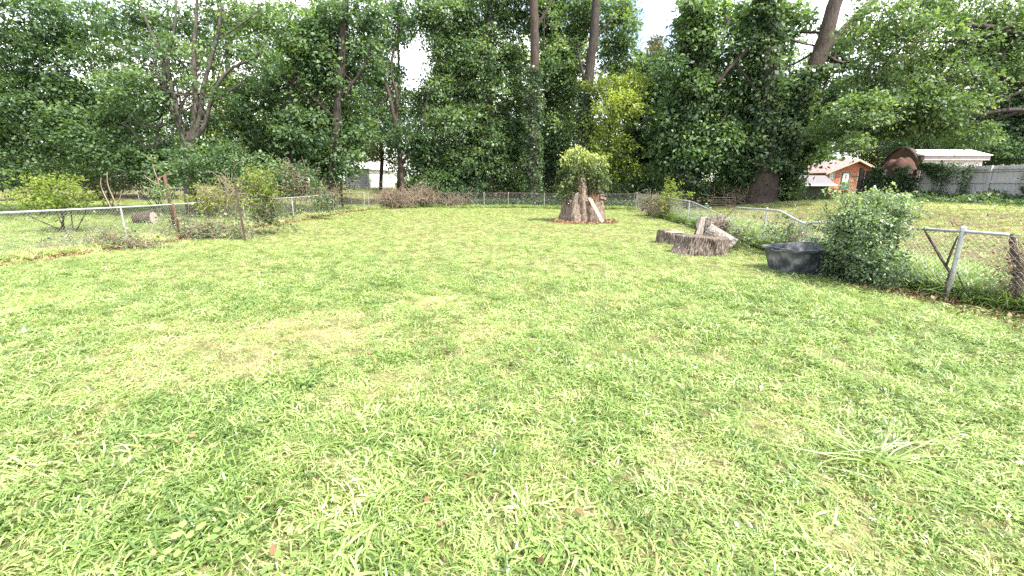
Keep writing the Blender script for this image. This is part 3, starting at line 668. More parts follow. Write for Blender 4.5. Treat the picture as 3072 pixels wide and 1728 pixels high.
shr = [(205, 165, 38, 22, 21, 'leaf_dark', 'dark feathery evergreen shrub below the grey multi-stemmed tree'),
       (252, 172, 38, 22, 21.5, 'leaf_dark', 'wide dark evergreen shrub behind the leaning steel post'),
       (290, 176, 28, 18, 23, 'leaf_dark', 'dark shrub behind the dead brambles on the left fence'),
       (150, 168, 30, 18, 24, 'leaf_dark', 'dark shrub left of the rusty clothesline post'),
       (100, 170, 26, 14, 26, 'leaf_dark', 'low dark shrub behind the neighbour fence rail'),
       (30, 168, 40, 20, 22, 'leaf_dark', 'dark thicket under the leftmost tree'),
       (328, 184, 20, 14, 25, 'leaf_mid', 'green shrub left of the pale shed'),
       (440, 184, 22, 20, 32.5, 'leaf_mid', 'leafy shrub spilling over the back fence corner'),
       (476, 190, 24, 15, 33, 'leaf_dark', 'low shrub behind the back fence left of the tall trunk'),
       (515, 190, 20, 15, 33.5, 'leaf_dark', 'dark shrub at the foot of the tall bare trunk'),
       (550, 192, 22, 13, 33, 'leaf_ivy', 'ivy-covered shrub left of the broken stump'),
       (612, 192, 22, 16, 31, 'leaf_ivy', 'dark ivy mound right of the broken stump'),
       (640, 186, 20, 18, 32, 'leaf_dark', 'dark shrub behind the right corner of the back fence'),
       (665, 180, 18, 18, 33, 'leaf_dark', 'dark shrub left of the flared ivy trunk'),
       (722, 192, 20, 14, 31, 'leaf_dark', 'dark shrub behind the wire panel'),
       (742, 180, 16, 18, 32, 'leaf_dark', 'shrub left of the broad brown tree foot'),
       (784, 192, 10, 14, 29, 'leaf_mid', 'leafy shrub right of the broad brown tree foot')]
for (px, py, a_, b_, Y, lm, lab) in shr:
    make_shrub('woodland_shrub', lab, [(px, py, a_ * .8, b_), (px - a_ * .5, py + b_ * .3, a_ * .5, b_ * .7), (px + a_ * .5, py + b_ * .25, a_ * .5, b_ * .75)], Y, lm, leaf=.13 if Y < 27 else .16, per_m2=2.0, per=26, clump=.4, group='undergrowth below the trees')

exec_late = True
# ------------------------------------------------------------------ chain-link fences
def gz(x, y): return float(terrain(x, y))
def make_fence(name, label, posts, rails, mesh_line, h=1.07, post_mat='galv', rail_mat='galv', post_r=.024, rail_r=.019, group=None, pitch=.075, tops=None):
    """posts: (x,y[,top xyz]) ; rails: list of 3-D paths ; mesh_line: list of (x,y,topz)"""
    root = empty(name, (posts[0][0], posts[0][1], gz(posts[0][0], posts[0][1]))); tag(root, label, 'fence', group)
    for p in posts:
        x, y = p[0], p[1]; z0 = gz(x, y); r = p[3] if len(p) > 3 else post_r
        top = np.array(p[2]) if len(p) > 2 and p[2] is not None else np.array([x + rng.normal(0, .012), y, z0 + h])
        mb = MB(); mb.tube([np.array([x, y, z0 - .1]), np.array([x, y, z0]) * .5 + top * .5, top], r, 10)
        mb.tube([top - [0, 0, .03], top + [0, 0, .02], top + [0, 0, .035]], [r * 1.25, r * 1.25, r * .5], 10)
        mb.build('post', M[post_mat], root, smooth=False)
    for rp in rails:
        mb = MB(); mb.tube(catmull(rp, 5), rail_r, 8); mb.build('top_rail', M[rail_mat], root, smooth=True)
    L = np.array(mesh_line, float)
    seg = np.linalg.norm(np.diff(L[:, :2], axis=0), axis=1); cum = np.concatenate([[0], np.cumsum(seg)]); tot = cum[-1]
    def at(s): return np.interp(s, cum, L[:, 0]), np.interp(s, cum, L[:, 1]), np.interp(s, cum, L[:, 2])
    Hh = h * .97; V = []; Fv = []
    def strand(s0, s1, f0, f1, r=.0023, k=6):
        s = np.clip(np.linspace(s0, s1, k), 0, tot); f = np.linspace(f0, f1, k)
        x, y, zt = at(s); zb = terrain(x, y) + .02
        P = np.stack([x + .012 * np.sin(s * 3.1), y, zb + (zt - zb) * f], -1)
        v, fc = tube_np(P, r, 3); V.append(v); Fv.append(fc)
    s = -Hh
    while s < tot:
        for a, b in ((s, s + Hh), (s + Hh, s)):
            lo, hi = min(a, b), max(a, b)
            if hi <= 0.02 or lo >= tot - .02: continue
            f0, f1 = 0., 1.
            s0, s1 = a, b
            if s0 < 0: f0 = (0 - s0) / (s1 - s0); s0 = 0
            if s1 < 0: f1 = (0 - a) / (b - a); s1 = 0
            if s0 > tot: f0 = (tot - a) / (b - a); s0 = tot
            if s1 > tot: f1 = (tot - a) / (b - a); s1 = tot
            strand(s0, s1, f0, f1)
        s += pitch
    strand(0, tot, .985, .985, .004, max(4, int(tot * 2))); strand(0, tot, .02, .02, .003, max(4, int(tot * 2)))
    o_, VV, FF = 0, [], []
    for v, f in zip(V, Fv): VV.append(v); FF.append(f + o_); o_ += len(v)
    me = np_mesh('wire_mesh', np.concatenate(VV), np.concatenate(FF))
    o = link('wire_mesh', me, M['wire'], root); o['kind'] = 'stuff'
    return root
# left fence
lp = [(-12.0, 5.0), (-11.5, 9.3), (-10.8, 12.04), (-10.69, 13.82), (-10.45, 17.0), (-10.25, 20.4), (-10.1, 23.2), (-10.0, 25.2), (-9.94, 27.1), (-9.46, 28.1)]
rail = [(x, y, gz(x, y) + 1.07) for x, y in lp]
rail.insert(0, (-12.5, -1, 1.07))
make_fence('chain_link_fence', 'sagging chain-link fence with a straight pale rail along the left side of the lawn', lp, [rail], [(-12.5, -1, 1.07)] + rail[1:], rail_r=.025, group='chain-link fences round the lawn')
# back fence
bp = [(-9.3, 28.4), (-7.6, 30.1), (-5.5, 30.9), (-1.94, 30.5), (-.27, 30.3), (2.2, 29.8), (5.0, 29.1), (7.9, 28.3)]
brail = [(x, y, gz(x, y) + 1.02) for x, y in bp]
make_fence('chain_link_fence', 'thin dark chain-link fence across the back in front of the trees', bp, [brail], brail, h=1.02, rail_mat='post_brown', post_mat='galv_old', rail_r=.013, group='chain-link fences round the lawn')
# right fence, its rail bent and broken
rp = [(8.0, 28.2), (7.45, 23.05), (7.42, 21.1), (7.34, 18.13, WX(689.5, 201.5, 7.34)), (6.61, 11.31, WX(767, 208.8, 6.61)), (6.63, 6.33, WX(963.5, 228.6, 6.62), .03)]
r1 = [(8.0, 28.2, gz(8, 28.2) + 1.02), (7.45, 23.05, 1.04), (7.42, 21.1, 1.03)] + [WX(a, b, 7.34 - .5 * (a - 689.5) / 38) for a, b in ((689.5, 201.4), (694, 202.5), (706, 208), (719.5, 214.3), (728, 217.8), (731, 222))]
r2 = [WX(a, b, 6.62) for a, b in ((727.5, 215.2), (735, 208.3), (740, 207.7), (752, 208.6), (767, 209.6), (779, 211), (784, 213), (795, 219), (806.5, 224.2), (810, 223.2), (814, 222.6), (822, 222.8), (832, 223.6), (850, 225), (866, 226.4))]
r3 = [WX(a, b, 6.63 + .15 * max(0, a - 963) / 46) for a, b in ((862, 226.2), (900, 228), (963, 231.4), (1009, 234.8))]
ml = [(p[0], p[1], p[2]) for p in r1[:-1]] + [(p[0], p[1], p[2] + .02) for p in r2] + [(p[0], p[1], p[2]) for p in r3[1:]]
ml.sort(key=lambda q: -q[1])
ml += [(7.3, 3.2, 1.0)]
make_fence('chain_link_fence', 'damaged chain-link fence with a buckled and broken top rail on the right', rp, [r1, r2, r3], ml, group='chain-link fences round the lawn', rail_r=.022)
# far fences
fp = [(-25.5, 30.0), (-22.5, 30), (-19, 30), (-15.5, 30)]
make_fence('chain_link_fence', 'distant chain-link fence in the neighbour yard behind the yellow-green shrub', fp, [[(x, y, gz(x, y) + 1.1) for x, y in fp]], [(x, y, gz(x, y) + 1.1) for x, y in fp], rail_r=.025, group='chain-link fences far off', pitch=.12)
fp = [(-19.5, 50.0), (-17.3, 50), (-15.2, 50), (-13.6, 50), (-12.5, 50)]
make_fence('chain_link_fence', 'distant chain-link fence in front of the pale shed', fp, [[(x, y, gz(x, y) + 1.0) for x, y in fp]], [(x, y, gz(x, y) + 1.0) for x, y in fp], rail_r=.03, post_r=.035, group='chain-link fences far off', pitch=.16, rail_mat='galv_old')

# leaning steel post
b0 = G(245.4, 241); t0 = W(234.6, 183.5, b0[1])
mb = MB(); 
ax = (t0 - b0) / np.linalg.norm(t0 - b0)
side = np.array([1, 0, 0]); 
for (o0, w, dd) in ((-.032, .064, .010), ):
    mb.obox(b0 + [o0, 0, -.15], [w, 0, 0], [0, dd, 0], t0 - b0 + [0, 0, .15])
mb.obox(b0 + [-.006, .010, -.15], [.012, 0, 0], [0, .045, 0], t0 - b0 + [0, 0, .15])
o = mb.build('steel_post', M['post_brown'], None, bevel=.003); tag(o, 'tall brown steel post leaning left in front of the left fence', 'post')
# rusty clothesline post beyond the fence
b0 = W(170, 203, 17.5); t0 = W(164.2, 176, 17.5); zb = gz(b0[0], b0[1])
rt = empty('clothesline_post', (b0[0], b0[1], zb)); tag(rt, 'rusty T-topped clothesline post standing beyond the left fence', 'post')
mb = MB(); mb.tube([(b0[0], b0[1], zb - .1), (b0 + t0) / 2, t0], .055, 10); mb.build('pole', M['rust'], rt, smooth=True)
mb = MB(); a0, a1 = W(158.5, 178, 17.3), W(168.5, 174.5, 17.7); mb.tube([a0, (a0 + a1) / 2, a1], .04, 8); mb.tube([a0, a0 - [0, 0, .25]], .02, 6); mb.build('crossarm', M['rust'], rt, smooth=True)
# rusty posts inside left fence line
b0 = G(181, 239.5); t0 = W(173, 203.5, b0[1])
mb = MB(); mb.tube([b0 - [0, 0, .1], (b0 + t0) / 2, t0], .03, 8); o = mb.build('rusty_stake', M['rust'], None, smooth=True); tag(o, 'short rusty stake against the left fence between two pale posts', 'stake')
b0 = W(341.5, 196, 29); t0 = W(341, 181, 29)
mb = MB(); mb.tube([[b0[0], b0[1], gz(b0[0], b0[1])], (b0 + t0) / 2, t0], .075, 8); o = mb.build('wooden_post', M['rust'], None, smooth=True); tag(o, 'reddish wooden post behind the left fence near the pale shed', 'post')

# ------------------------------------------------------------------ vines, brambles, dead growth
def twig_mass(name, label, cat, cen, radii, n, mt, length=.7, r=.006, leaves=0, lm=None, leaf=.06, group=None, upbias=.3, ground=True):
    c = np.array(cen, float); root = empty(name, (c[0], c[1], gz(c[0], c[1]))); tag(root, label, cat, group)
    V, Fc, o_ = [], [], 0; tips = []
    for _ in range(n):
        s = c + rng.normal(0, .5, 3) * radii; dr = rng.normal(0, 1, 3) + [0, 0, upbias]; dr /= np.linalg.norm(dr)
        L_ = length * rng.uniform(.4, 1.2); m_ = s + dr * L_ * .5 + rng.normal(0, .12, 3) * length; e = s + dr * L_ + rng.normal(0, .15, 3) * length - [0, 0, .12 * L_]
        P = catmull([s, m_, e], 4)
        if ground: P[:, 2] = np.maximum(P[:, 2], terrain(P[:, 0], P[:, 1]) + .01)
        v, f = tube_np(P, np.linspace(r * 1.5, r * .5, len(P)), 4); V.append(v); Fc.append(f + o_); o_ += len(v); tips.append(P)
    me = np_mesh('stem', np.concatenate(V), np.concatenate(Fc)); q = link('stem', me, mt, root); q['kind'] = 'stuff'
    if leaves:
        T = np.concatenate(tips); k = rng.integers(0, len(T), leaves); cc = T[k] + rng.normal(0, .05, (leaves, 3))
        q = leaves_obj('foliage', cc, rng.normal(0, .5, (leaves, 3)), leaf, M[lm], root, rng.normal(.45, .2, leaves)); q['kind'] = 'stuff'
    return root
for (px, py, Y, rx_, rz_, n, lv, lm, lab) in [
    (260, 189, 14.8, .6, .5, 90, 2000, 'leaf_yellow', 'yellow-green vine climbing over the left fence behind the leaning post'),
    (268, 216, 14.9, .55, .4, 110, 1300, 'leaf_mid', 'leafy bramble hanging on the wire right of the leaning post'),
    (322, 204, 21.0, .6, .35, 80, 900, 'leaf_mid', 'green and brown creeper on the fence below the dead brambles'),
    (212, 200, 15.0, 1.0, .22, 110, 1200, 'leaf_yellow', 'low tangled vine along the rail left of the leaning post'),
    (205, 232, 13.6, 1.5, .28, 260, 1700, 'leaf_bush', 'low green bramble at the foot of the left fence'),
    (110, 245, 11.6, 1.4, .22, 220, 900, 'leaf_bush', 'low weedy tangle at the foot of the fence by the pale left post'),
    (670, 203, 20.9, .45, .65, 90, 1500, 'leaf_yellow', 'yellow-green vine column on the right fence'),
    (650, 203, 22.9, 1.0, .4, 160, 500, 'leaf_dark', 'brown creeper on the far end of the right fence'),
    (727, 238, 11.6, .55, .45, 90, 2000, 'leaf_bush', 'bright green creeper swallowing the broken rail end behind the logs'),
    (792, 237, 10.3, .7, .3, 70, 1100, 'leaf_bush', 'leafy weed clump on the fence behind the black tub'),
    (590, 197, 31, 1.2, .5, 50, 900, 'leaf_dark', 'green scrub behind the back fence by the broken stump')]:
    twig_mass('vine', lab, 'vine', W(px, py, Y), np.array([rx_, .25, rz_]), n, M['dead'], leaves=lv, lm=lm, leaf=.075 if Y < 16 else .10, group='vines and brambles on the fences')
for (px, py, Y, rx_, rz_, n, lab) in [
    (292, 184, 22.5, .7, .7, 200, 'pale dead bramble heap rising above the left fence'),
    (322, 196, 24.5, 1.2, .4, 200, 'dead brown brambles behind the left fence'),
    (395, 200, 29.3, 1.5, .5, 420, 'brown dead creeper covering the corner of the back fence'),
    (422, 198, 30.6, 1.1, .55, 380, 'rust brown dead creeper left of the leafy fence corner'),
    (455, 202, 30.9, 1.4, .25, 160, 'thin dead stems along the back fence'),
    (230, 196, 15.5, .6, .45, 90, 'dry curled twigs above the rail beside the leaning post'),
    (108, 184, 27, 2.6, .7, 300, 'dead brown reeds in front of the dark shrubs'),
    (745, 200, 28, 1.6, .5, 160, 'brown leafless scrub by the broad tree foot'),
    (705, 190, 30, 1.0, .7, 120, 'bare twiggy scrub between the two ivy trees')]:
    twig_mass('bramble', lab, 'bramble', W(px, py, Y), np.array([rx_, .35, rz_]), n, M['dead'], length=.9, r=.006 if Y < 20 else .009, group='dead brambles', upbias=.8)
# vertical dead creeper stems on right fence mesh
twig_mass('creeper', 'dry brown creeper woven through the wire between the corner and the vine column', 'creeper', W(655, 208, 22), np.array([.25, 1.6, .45]), 260, M['dead'], length=.6, r=.006, upbias=2)
# tall stalk plant near the clothesline post
root = empty('stalk_plant', tuple(W(160, 200, 15.5))); tag(root, 'tall pale weed stalk with a branching flower head beside the clothesline post', 'plant')
mb = MB()
for (pp) in ([(162, 205), (159, 184), (154, 170), (151.5, 160)], [(151.5, 160), (148, 158)], [(151.5, 160), (151, 156)], [(151.5, 160), (154.5, 157)], [(158, 184), (150, 180), (144, 175)], [(157, 178), (163, 182)]):
    P = catmull([W(a, b, 15.5) for a, b in pp], 4); mb.tube(P, np.linspace(.018, .010, len(P)), 5)
mb.build('stem', M['dead'], root, smooth=True)
cc = np.concatenate([W(151, 158.5, 15.5) + rng.normal(0, .07, (60, 3)), np.array([W(160, 192, 15.5)]) + rng.normal(0, .2, (260, 3))])
leaves_obj('foliage', cc, rng.normal(0, .5, cc.shape), .08, M['leaf_mid'], root, rng.normal(.7, .2, len(cc)))
# dead bare sapling twigs above rail
root = empty('bare_sapling', tuple(W(112, 205, 14))); tag(root, 'bare forked sapling stems rising above the left rail', 'sapling')
mb = MB()
for pp in ([(118, 212), (114, 200), (108, 185), (107, 172)], [(112, 210), (106, 198), (101, 186), (101, 178)], [(116, 208), (120, 198), (122, 190)]):
    P = catmull([W(a, b, 14) for a, b in pp], 4); mb.tube(P, np.linspace(.02, .010, len(P)), 5)
mb.build('stem', M['dead'], root, smooth=True)

# shrubs in the open
make_shrub('sunlit_shrub', 'bright yellow-green shrub in the neighbour lawn at the left', [(55, 192, 26, 13), (38, 184, 15, 12), (76, 197, 20, 10), (30, 177, 7, 8, .8), (62, 180, 9, 8, .9), (48, 201, 28, 8)], 15.5, 'leaf_yellow', leaf=.09, per_m2=4, per=24, clump=.25)
make_shrub('privet_bush', 'large pale green bush growing through the right fence beside the black tub', 
           [(860, 252, 20, 26), (852, 240, 13, 20), (872, 236, 17, 24), (872, 214, 18, 18), (886, 203, 12, 12, .7), (857, 216, 12, 13, .7), (848, 264, 15, 16), (872, 264, 15, 16), (886, 198, 9, 7, .5), (868, 196, 9, 7, .5), (848, 228, 8, 12, .6), (860, 276, 22, 9)],
           7.6, 'leaf_bush', leaf=.045, per_m2=36, per=18, clump=.10, cat='bush', stems=26)
# loose arching shoots of that bush
mb = MB(); lc = []
for k in range(120):
    a_ = rng.uniform(0, 6.283); s = W(860 + rng.normal(0, 8), 238 + rng.normal(0, 14), 7.6)
    e = s + np.array([math.cos(a_) * rng.uniform(.15, .55), math.sin(a_) * .4, rng.uniform(.15, .58)]); P = catmull([s, (s + e) / 2 + [0, 0, .15], e], 4)
    mb.tube(P, np.linspace(.006, .002, len(P)), 4, cap=False)
    for q in range(38): lc.append(P[rng.integers(3, len(P))] + rng.normal(0, .022, 3))
bush = [o for o in bpy.data.objects if o.name == 'privet_bush'][0]
mb.build('shoot', M['bark_dark'], bush, smooth=True)
lc = np.array(lc); q = leaves_obj('shoot_leaves', lc, rng.normal(0, .5, lc.shape), .048, M['leaf_bush'], bush, rng.normal(.7, .15, len(lc))); q['kind'] = 'stuff'
# woody vines on the right fence
def woody(label, paths, X, mt, leaves=0):
    root = empty('woody_vine', tuple(WX(paths[0][0][0], paths[0][0][1], X))); tag(root, label, 'vine', 'woody vines on the right fence')
    mb = MB()
    for pp in paths:
        P = catmull([WX(a, b, X) for a, b, r in pp], 5); R = np.interp(np.linspace(0, 1, len(P)), np.linspace(0, 1, len(pp)), [r for _, _, r in pp]); mb.tube(P, R, 7, rough=.25)
    mb.build('stem', mt, root, smooth=True)
woody('brown woody vine running diagonally up to the rail left of the leaning pale post', [[(950, 272, .016), (946, 266, .018), (935, 248, .016), (928, 236, .014), (924, 228, .010)], [(946, 266, .014), (952, 250, .013), (958, 236, .008)], [(950, 272, .016), (946, 285, .016), (945, 298, .018)]], 6.55, M['bark_brown'])
woody('crooked brown vine dropping from the rail beside the large bush', [[(898, 228, .014), (899, 238, .018), (896, 248, .018), (891, 256, .014), (884, 262, .008)]], 6.6, M['bark_brown'])
woody('thin twisted stem to the right of the leaning pale post', [[(957, 272, .008), (962, 284, .010), (968, 294, .010), (972, 300, .012)]], 6.6, M['bark_brown'])
woody('thick shaggy vine trunk wrapped round the fence at the right edge', [[(1012, 234, .03), (1014, 250, .045), (1018, 270, .05), (1018, 290, .055), (1020, 312, .06)], [(1004, 246, .012), (1012, 256, .014)]], 6.9, M['bark_brown'])
twig_mass('vine', 'dead shaggy tangle round the fence at the right edge', 'vine', WX(1020, 280, 6.95), np.array([.12, .12, .45]), 240, M['dead'], length=.35, r=.003, leaves=260, lm='dead_leaf', leaf=.05, upbias=1, group='vines and brambles on the fences')
twig_mass('vine', 'dry twigs poking above the rail at the leaning pale post', 'vine', WX(958, 226, 6.62), np.array([.12, .05, .05]), 14, M['dead'], length=.25, r=.0035, upbias=.8, group='vines and brambles on the fences')
# low ivy bank under the board fence
n = 15000; yy = rng.uniform(10, 25.5, n); xx = 22.95 - np.abs(rng.normal(0, .8, n)); zz = terrain(xx, yy) + rng.random(n) * np.clip(.5 - .2 * (22.9 - xx) + .15 * np.sin(yy * 1.9), .05, .7)
q = leaves_obj('ivy_bank', np.stack([xx, yy, zz], -1), np.tile([-.4, 0, .3], (n, 1)), .13, M['leaf_ivy'], None, rng.normal(.5, .18, n)); tag(q, 'low dark ivy bank along the foot of the grey board fence', 'ivy', kind='stuff')
n = 5000; xx = rng.uniform(9.0, 21, n); yy = 29 + rng.normal(0, .5, n); zz = terrain(xx, yy) + rng.random(n) * .3
q = leaves_obj('ground_ivy', np.stack([xx, yy, zz], -1), np.tile([0, -.4, .3], (n, 1)), .14, M['leaf_ivy'], None, rng.normal(.3, .18, n)); tag(q, 'dark ground ivy at the edge of the wood on the right', 'ivy', kind='stuff')
n = 9000; xx = rng.uniform(-9, 9, n); yy = back_y(xx) + .5 + np.abs(rng.normal(0, .8, n)); zz = terrain(xx, yy) + rng.random(n) * .55
q = leaves_obj('woodland_ivy', np.stack([xx, yy, zz], -1), np.tile([0, -.4, .3], (n, 1)), .13, M['leaf_ivy'], None, rng.normal(.3, .2, n)); tag(q, 'dark ivy carpet just behind the back fence', 'ivy', kind='stuff')

# leaf litter along fences and stump
def litter(name, label, x, y, size, tmean=.5, zr=.02):
    n = len(x); V = np.stack([x, y, terrain(x, y) + .01 + rng.random(n) * zr], -1)
    q = leaves_obj(name, V, np.tile([0, 0, .3], (n, 1)), size, M['dead_leaf'], None, rng.normal(tmean, .25, n), droop=0, up=2.5); tag(q, label, 'leaf litter', kind='stuff'); return q
n = 9000; y = rng.uniform(7.5, 28, n); x = lx(y) + np.clip(rng.normal(.12, .28, n), -1, 1.1)
litter('leaf_litter', 'reddish dead leaves and clippings along the foot of the left fence', x, y, .06, .42, .05)
n = 2600; a_ = rng.uniform(0, 6.283, n); r_ = rng.uniform(.8, 1.5, n); litter('leaf_litter', 'brown chips and leaves scattered round the broken stump', 3.3 + np.cos(a_) * r_, 19.7 + np.sin(a_) * r_ * .9, .07, .45, .04)
n = 3600; y = rng.uniform(4.2, 9.5, n); x = rx(y) + rng.normal(-.1, .3, n); litter('leaf_litter', 'brown leaves under the right fence near the tub', x, y, .05, .4, .05)
n = 7000; x = rng.uniform(9, 22, n); y = rng.uniform(5, 29, n); litter('leaf_litter', 'dry fallen leaves over the rough ground on the right', x, y, .06, .45, .02)  # leaf tone lowered as well, painting the tree shade over this yard
n = 520; x = rng.uniform(-11, 7, n); y = 1.5 + 28 * rng.random(n) ** 1.4; k = (x > lx(y)) & (x < rx(y)) & in_view(x, y)
litter('fallen_leaves', 'sparse fallen leaves lying in the lawn', x[k], y[k], .045, .55, .07)

# ------------------------------------------------------------------ big broken stump
M['stump_bark'] = surface('stump_bark', (.05, .035, .026), (.20, .15, .115), scale=5, stretch=(5, 5, .7), bump=1.0, c3=(.42, .34, .275))
M['wood_grey'] = surface('weathered_wood', (.12, .10, .085), (.27, .24, .205), scale=5, stretch=(5, 5, .6), bump=.6, c3=(.42, .38, .33))
M['wood_red'] = surface('rotten_wood', (.12, .055, .030), (.32, .17, .10), scale=7, stretch=(3, 3, 1), bump=.8, c3=(.50, .32, .20))
M['cut_face'] = surface('sawn_face', (.26, .22, .175), (.44, .39, .33), scale=10, bump=.15)
M['plank'] = surface('plank_wood', (.15, .13, .11), (.30, .27, .235), scale=4, stretch=(6, 6, .7), bump=.25)
def barkform(name, cx, cy, z0, rfun, hfun, mt, parent, nth=96, nz=26, ridge=.03, nr=22, inner=True, drop=.25, seed=0):
    """standing bark shell: rfun(theta, t) radius, hfun(theta) height of its broken rim; closed by a sunk floor"""
    th = np.linspace(0, 2 * np.pi, nth, endpoint=False)
    V = []; 
    for j in range(nz + 1):
        t = j / nz
        for k, a in enumerate(th):
            w = mnoise.noise(Vector((math.cos(a) * 2.1 + seed, math.sin(a) * 2.1, t * 1.3)))
            rdg = ridge * (abs(math.sin(a * nr / 2 + 2.2 * w + 1.2 * math.sin(t * 5 + seed))) - .5) + ridge * 1.6 * w + ridge * .9 * mnoise.noise(Vector((math.cos(a) * 11 + seed, math.sin(a) * 11, t * 4)))
            r = rfun(a, t) + rdg; V.append((cx + math.cos(a) * r, cy + math.sin(a) * r, z0 + hfun(a) * t))
    Fc = [(j * nth + k, j * nth + (k + 1) % nth, (j + 1) * nth + (k + 1) % nth, (j + 1) * nth + k) for j in range(nz) for k in range(nth)]
    b = len(V)
    for k, a in enumerate(th):
        r = rfun(a, 1) * .84; V.append((cx + math.cos(a) * r, cy + math.sin(a) * r, z0 + hfun(a) - .01))
    Fc += [(nz * nth + k, nz * nth + (k + 1) % nth, b + (k + 1) % nth, b + k) for k in range(nth)]
    hm = min(hfun(a) for a in th)
    c2 = len(V)
    for k, a in enumerate(th):
        r = rfun(a, 1) * .7; V.append((cx + math.cos(a) * r, cy + math.sin(a) * r, z0 + hfun(a) * .3 + (hm - drop) * .7))
    Fc += [(b + k, b + (k + 1) % nth, c2 + (k + 1) % nth, c2 + k) for k in range(nth)]
    V.append((cx, cy, z0 + hm - drop)); c = len(V) - 1
    Fc += [(c2 + k, c2 + (k + 1) % nth, c) for k in range(nth)]
    me = bpy.data.meshes.new(name); me.from_pydata(V, [], Fc); me.polygons.foreach_set('use_smooth', [True] * len(me.polygons)); me.update()
    return link(name, me, mt, parent)
sx, sy = 3.3, 20.2
st = empty('broken_stump', (sx, sy, gz(sx, sy))); tag(st, 'huge broken tree stump with a splintered spire and a cap of vines', 'stump')
rb = lambda a, t: .88 + .13 * (1 - t) ** 2.2 + .06 * math.sin(3 * a + .5) * (1 - t) + .05 * math.sin(5 * a) + .10 * max(0, math.cos(a - 3.4)) * (1 - t) ** 1.5
hb = lambda a: .92 + .10 * math.sin(2 * a + 1.0) + .13 * math.sin(5 * a + .4) + .09 * math.sin(11 * a) + .07 * math.sin(23 * a + 1) + (.16 if math.sin(a) > .2 else 0)
barkform('base', sx, sy, gz(sx, sy) - .05, rb, hb, M['stump_bark'], st, nth=140, ridge=.05, nr=34)
ra = lambda a, t: .34 + .10 * (1 - t) + .04 * math.sin(4 * a); ha = lambda a: .95 + .15 * math.sin(3 * a) + .1 * math.sin(7 * a)
barkform('inner_block', sx + .32, sy - .35, gz(sx, sy) + .28, ra, ha, M['wood_red'], st, nth=60, ridge=.04, nr=18, seed=3)
rc_ = lambda a, t: .30 - .05 * t; hc = lambda a: 1.05 + .08 * math.sin(3 * a)
barkform('sawn_block', sx - .36, sy - .42, gz(sx, sy) + .2, rc_, hc, M['wood_grey'], st, nth=48, ridge=.02, nr=14, seed=5, drop=.02)
mb = MB(); P = catmull([(sx - .1, sy - .80, 0), (sx - .12, sy - .72, .8), (sx - .15, sy - .6, 1.5), (sx - .2, sy - .5, 2.0), (sx - .22, sy - .45, 2.45)], 6)
V, Fc = tube_np(P, np.interp(np.linspace(0, 1, len(P)), [0, .3, .6, 1], [.24, .19, .14, .06]), 14, .22); mb.add(V, [tuple(f) for f in Fc]); mb.build('spire', M['stump_bark'], st, smooth=True)
for (dx, dy, w, h, m_) in [(-.42, -.25, .12, 1.55, 'wood_red'), (-.28, -.2, .10, 1.75, 'wood_grey'), (.22, -.5, .10, 1.25, 'wood_grey'), (.38, -.3, .14, 1.6, 'stump_bark'), (.5, -.1, .12, 1.75, 'wood_grey'), (.62, .0, .1, 1.5, 'stump_bark'), (.12, -.1, .12, 2.3, 'stump_bark'), (-.75, -.3, .08, .95, 'wood_grey')]:
    mb = MB(); x0, y0, z0 = sx + dx, sy + dy, .35
    P = catmull([(x0, y0, z0), (x0 + rng.normal(0, .02), y0, z0 + h * .5), (x0 + rng.normal(0, .05), y0, z0 + h)], 5)
    mb.tube(P, np.linspace(w, w * .25, len(P)), 7, rough=.35); mb.build('splinter', M[m_], st)
for (dx, dz, ang) in [(.62, 1.12, .15), (.72, .98, -.2), (.55, 1.26, .05)]:
    mb = MB(); c = np.array([sx + dx, sy - .55, dz]); d_ = np.array([math.cos(ang), .3, math.sin(ang)]) * .24
    mb.tube(catmull([c - d_, c + [0, 0, .05], c + d_], 4), [.05, .08, .10, .10, .10, .09, .08, .06, .03], 7, rough=.4); mb.build('bark_slab', M['stump_bark'], st)
# vine cap of the stump
B = []
for (px, py, a_, b_) in [(572, 152, 9, 8), (583, 156, 10, 8), (594, 160, 9, 8), (568, 166, 7, 10), (600, 170, 6, 9), (586, 168, 9, 8), (566, 182, 5, 10), (597, 184, 6, 10), (564, 195, 3, 6), (575, 148, 6, 5), (592, 176, 6, 8), (570, 176, 5, 10), (562, 190, 3, 8), (600, 190, 4, 9), (604, 176, 4, 8), (566, 160, 7, 7), (601, 164, 7, 6)]:
    k_ = mpp(px, py, 20) * .85; B.append((W(px, py, 19.7 + rng.uniform(-.3, .5)), (a_ * k_, .45, b_ * k_), 1))
c, d, t = blob_leaves(B, .09, 7.5, 16, .17, .3)
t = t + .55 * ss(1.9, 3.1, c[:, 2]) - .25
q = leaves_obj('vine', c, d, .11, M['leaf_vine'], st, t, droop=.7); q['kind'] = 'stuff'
V_, F_, o_ = [], [], 0
for k in range(46):
    a_ = rng.uniform(0, 6.283); r_ = rng.uniform(.45, .85); x_, y_ = sx - .05 + math.cos(a_) * r_, sy - .2 + math.sin(a_) * r_ * .7; zt_ = rng.uniform(1.7, 2.7)
    P = catmull([(x_ * .6 + sx * .4, y_, zt_ + .2), (x_, y_, zt_), (x_ + rng.normal(0, .08), y_, zt_ - .5), (x_ + rng.normal(0, .12), y_, zt_ - rng.uniform(.7, 1.2))], 4)
    v, f = tube_np(P, .010, 4); V_.append(v); F_.append(f + o_); o_ += len(v)
q = link('vine_stems', np_mesh('vine_stems', np.concatenate(V_), np.concatenate(F_)), M['dead'], st); q['kind'] = 'stuff'
vv = np.concatenate(V_); k = rng.integers(0, len(vv), 1500); q = leaves_obj('hanging_vine', vv[k] + rng.normal(0, .05, (1500, 3)), rng.normal(0, .5, (1500, 3)), .10, M['leaf_vine'], st, rng.normal(.4, .2, 1500), droop=.8); q['kind'] = 'stuff'
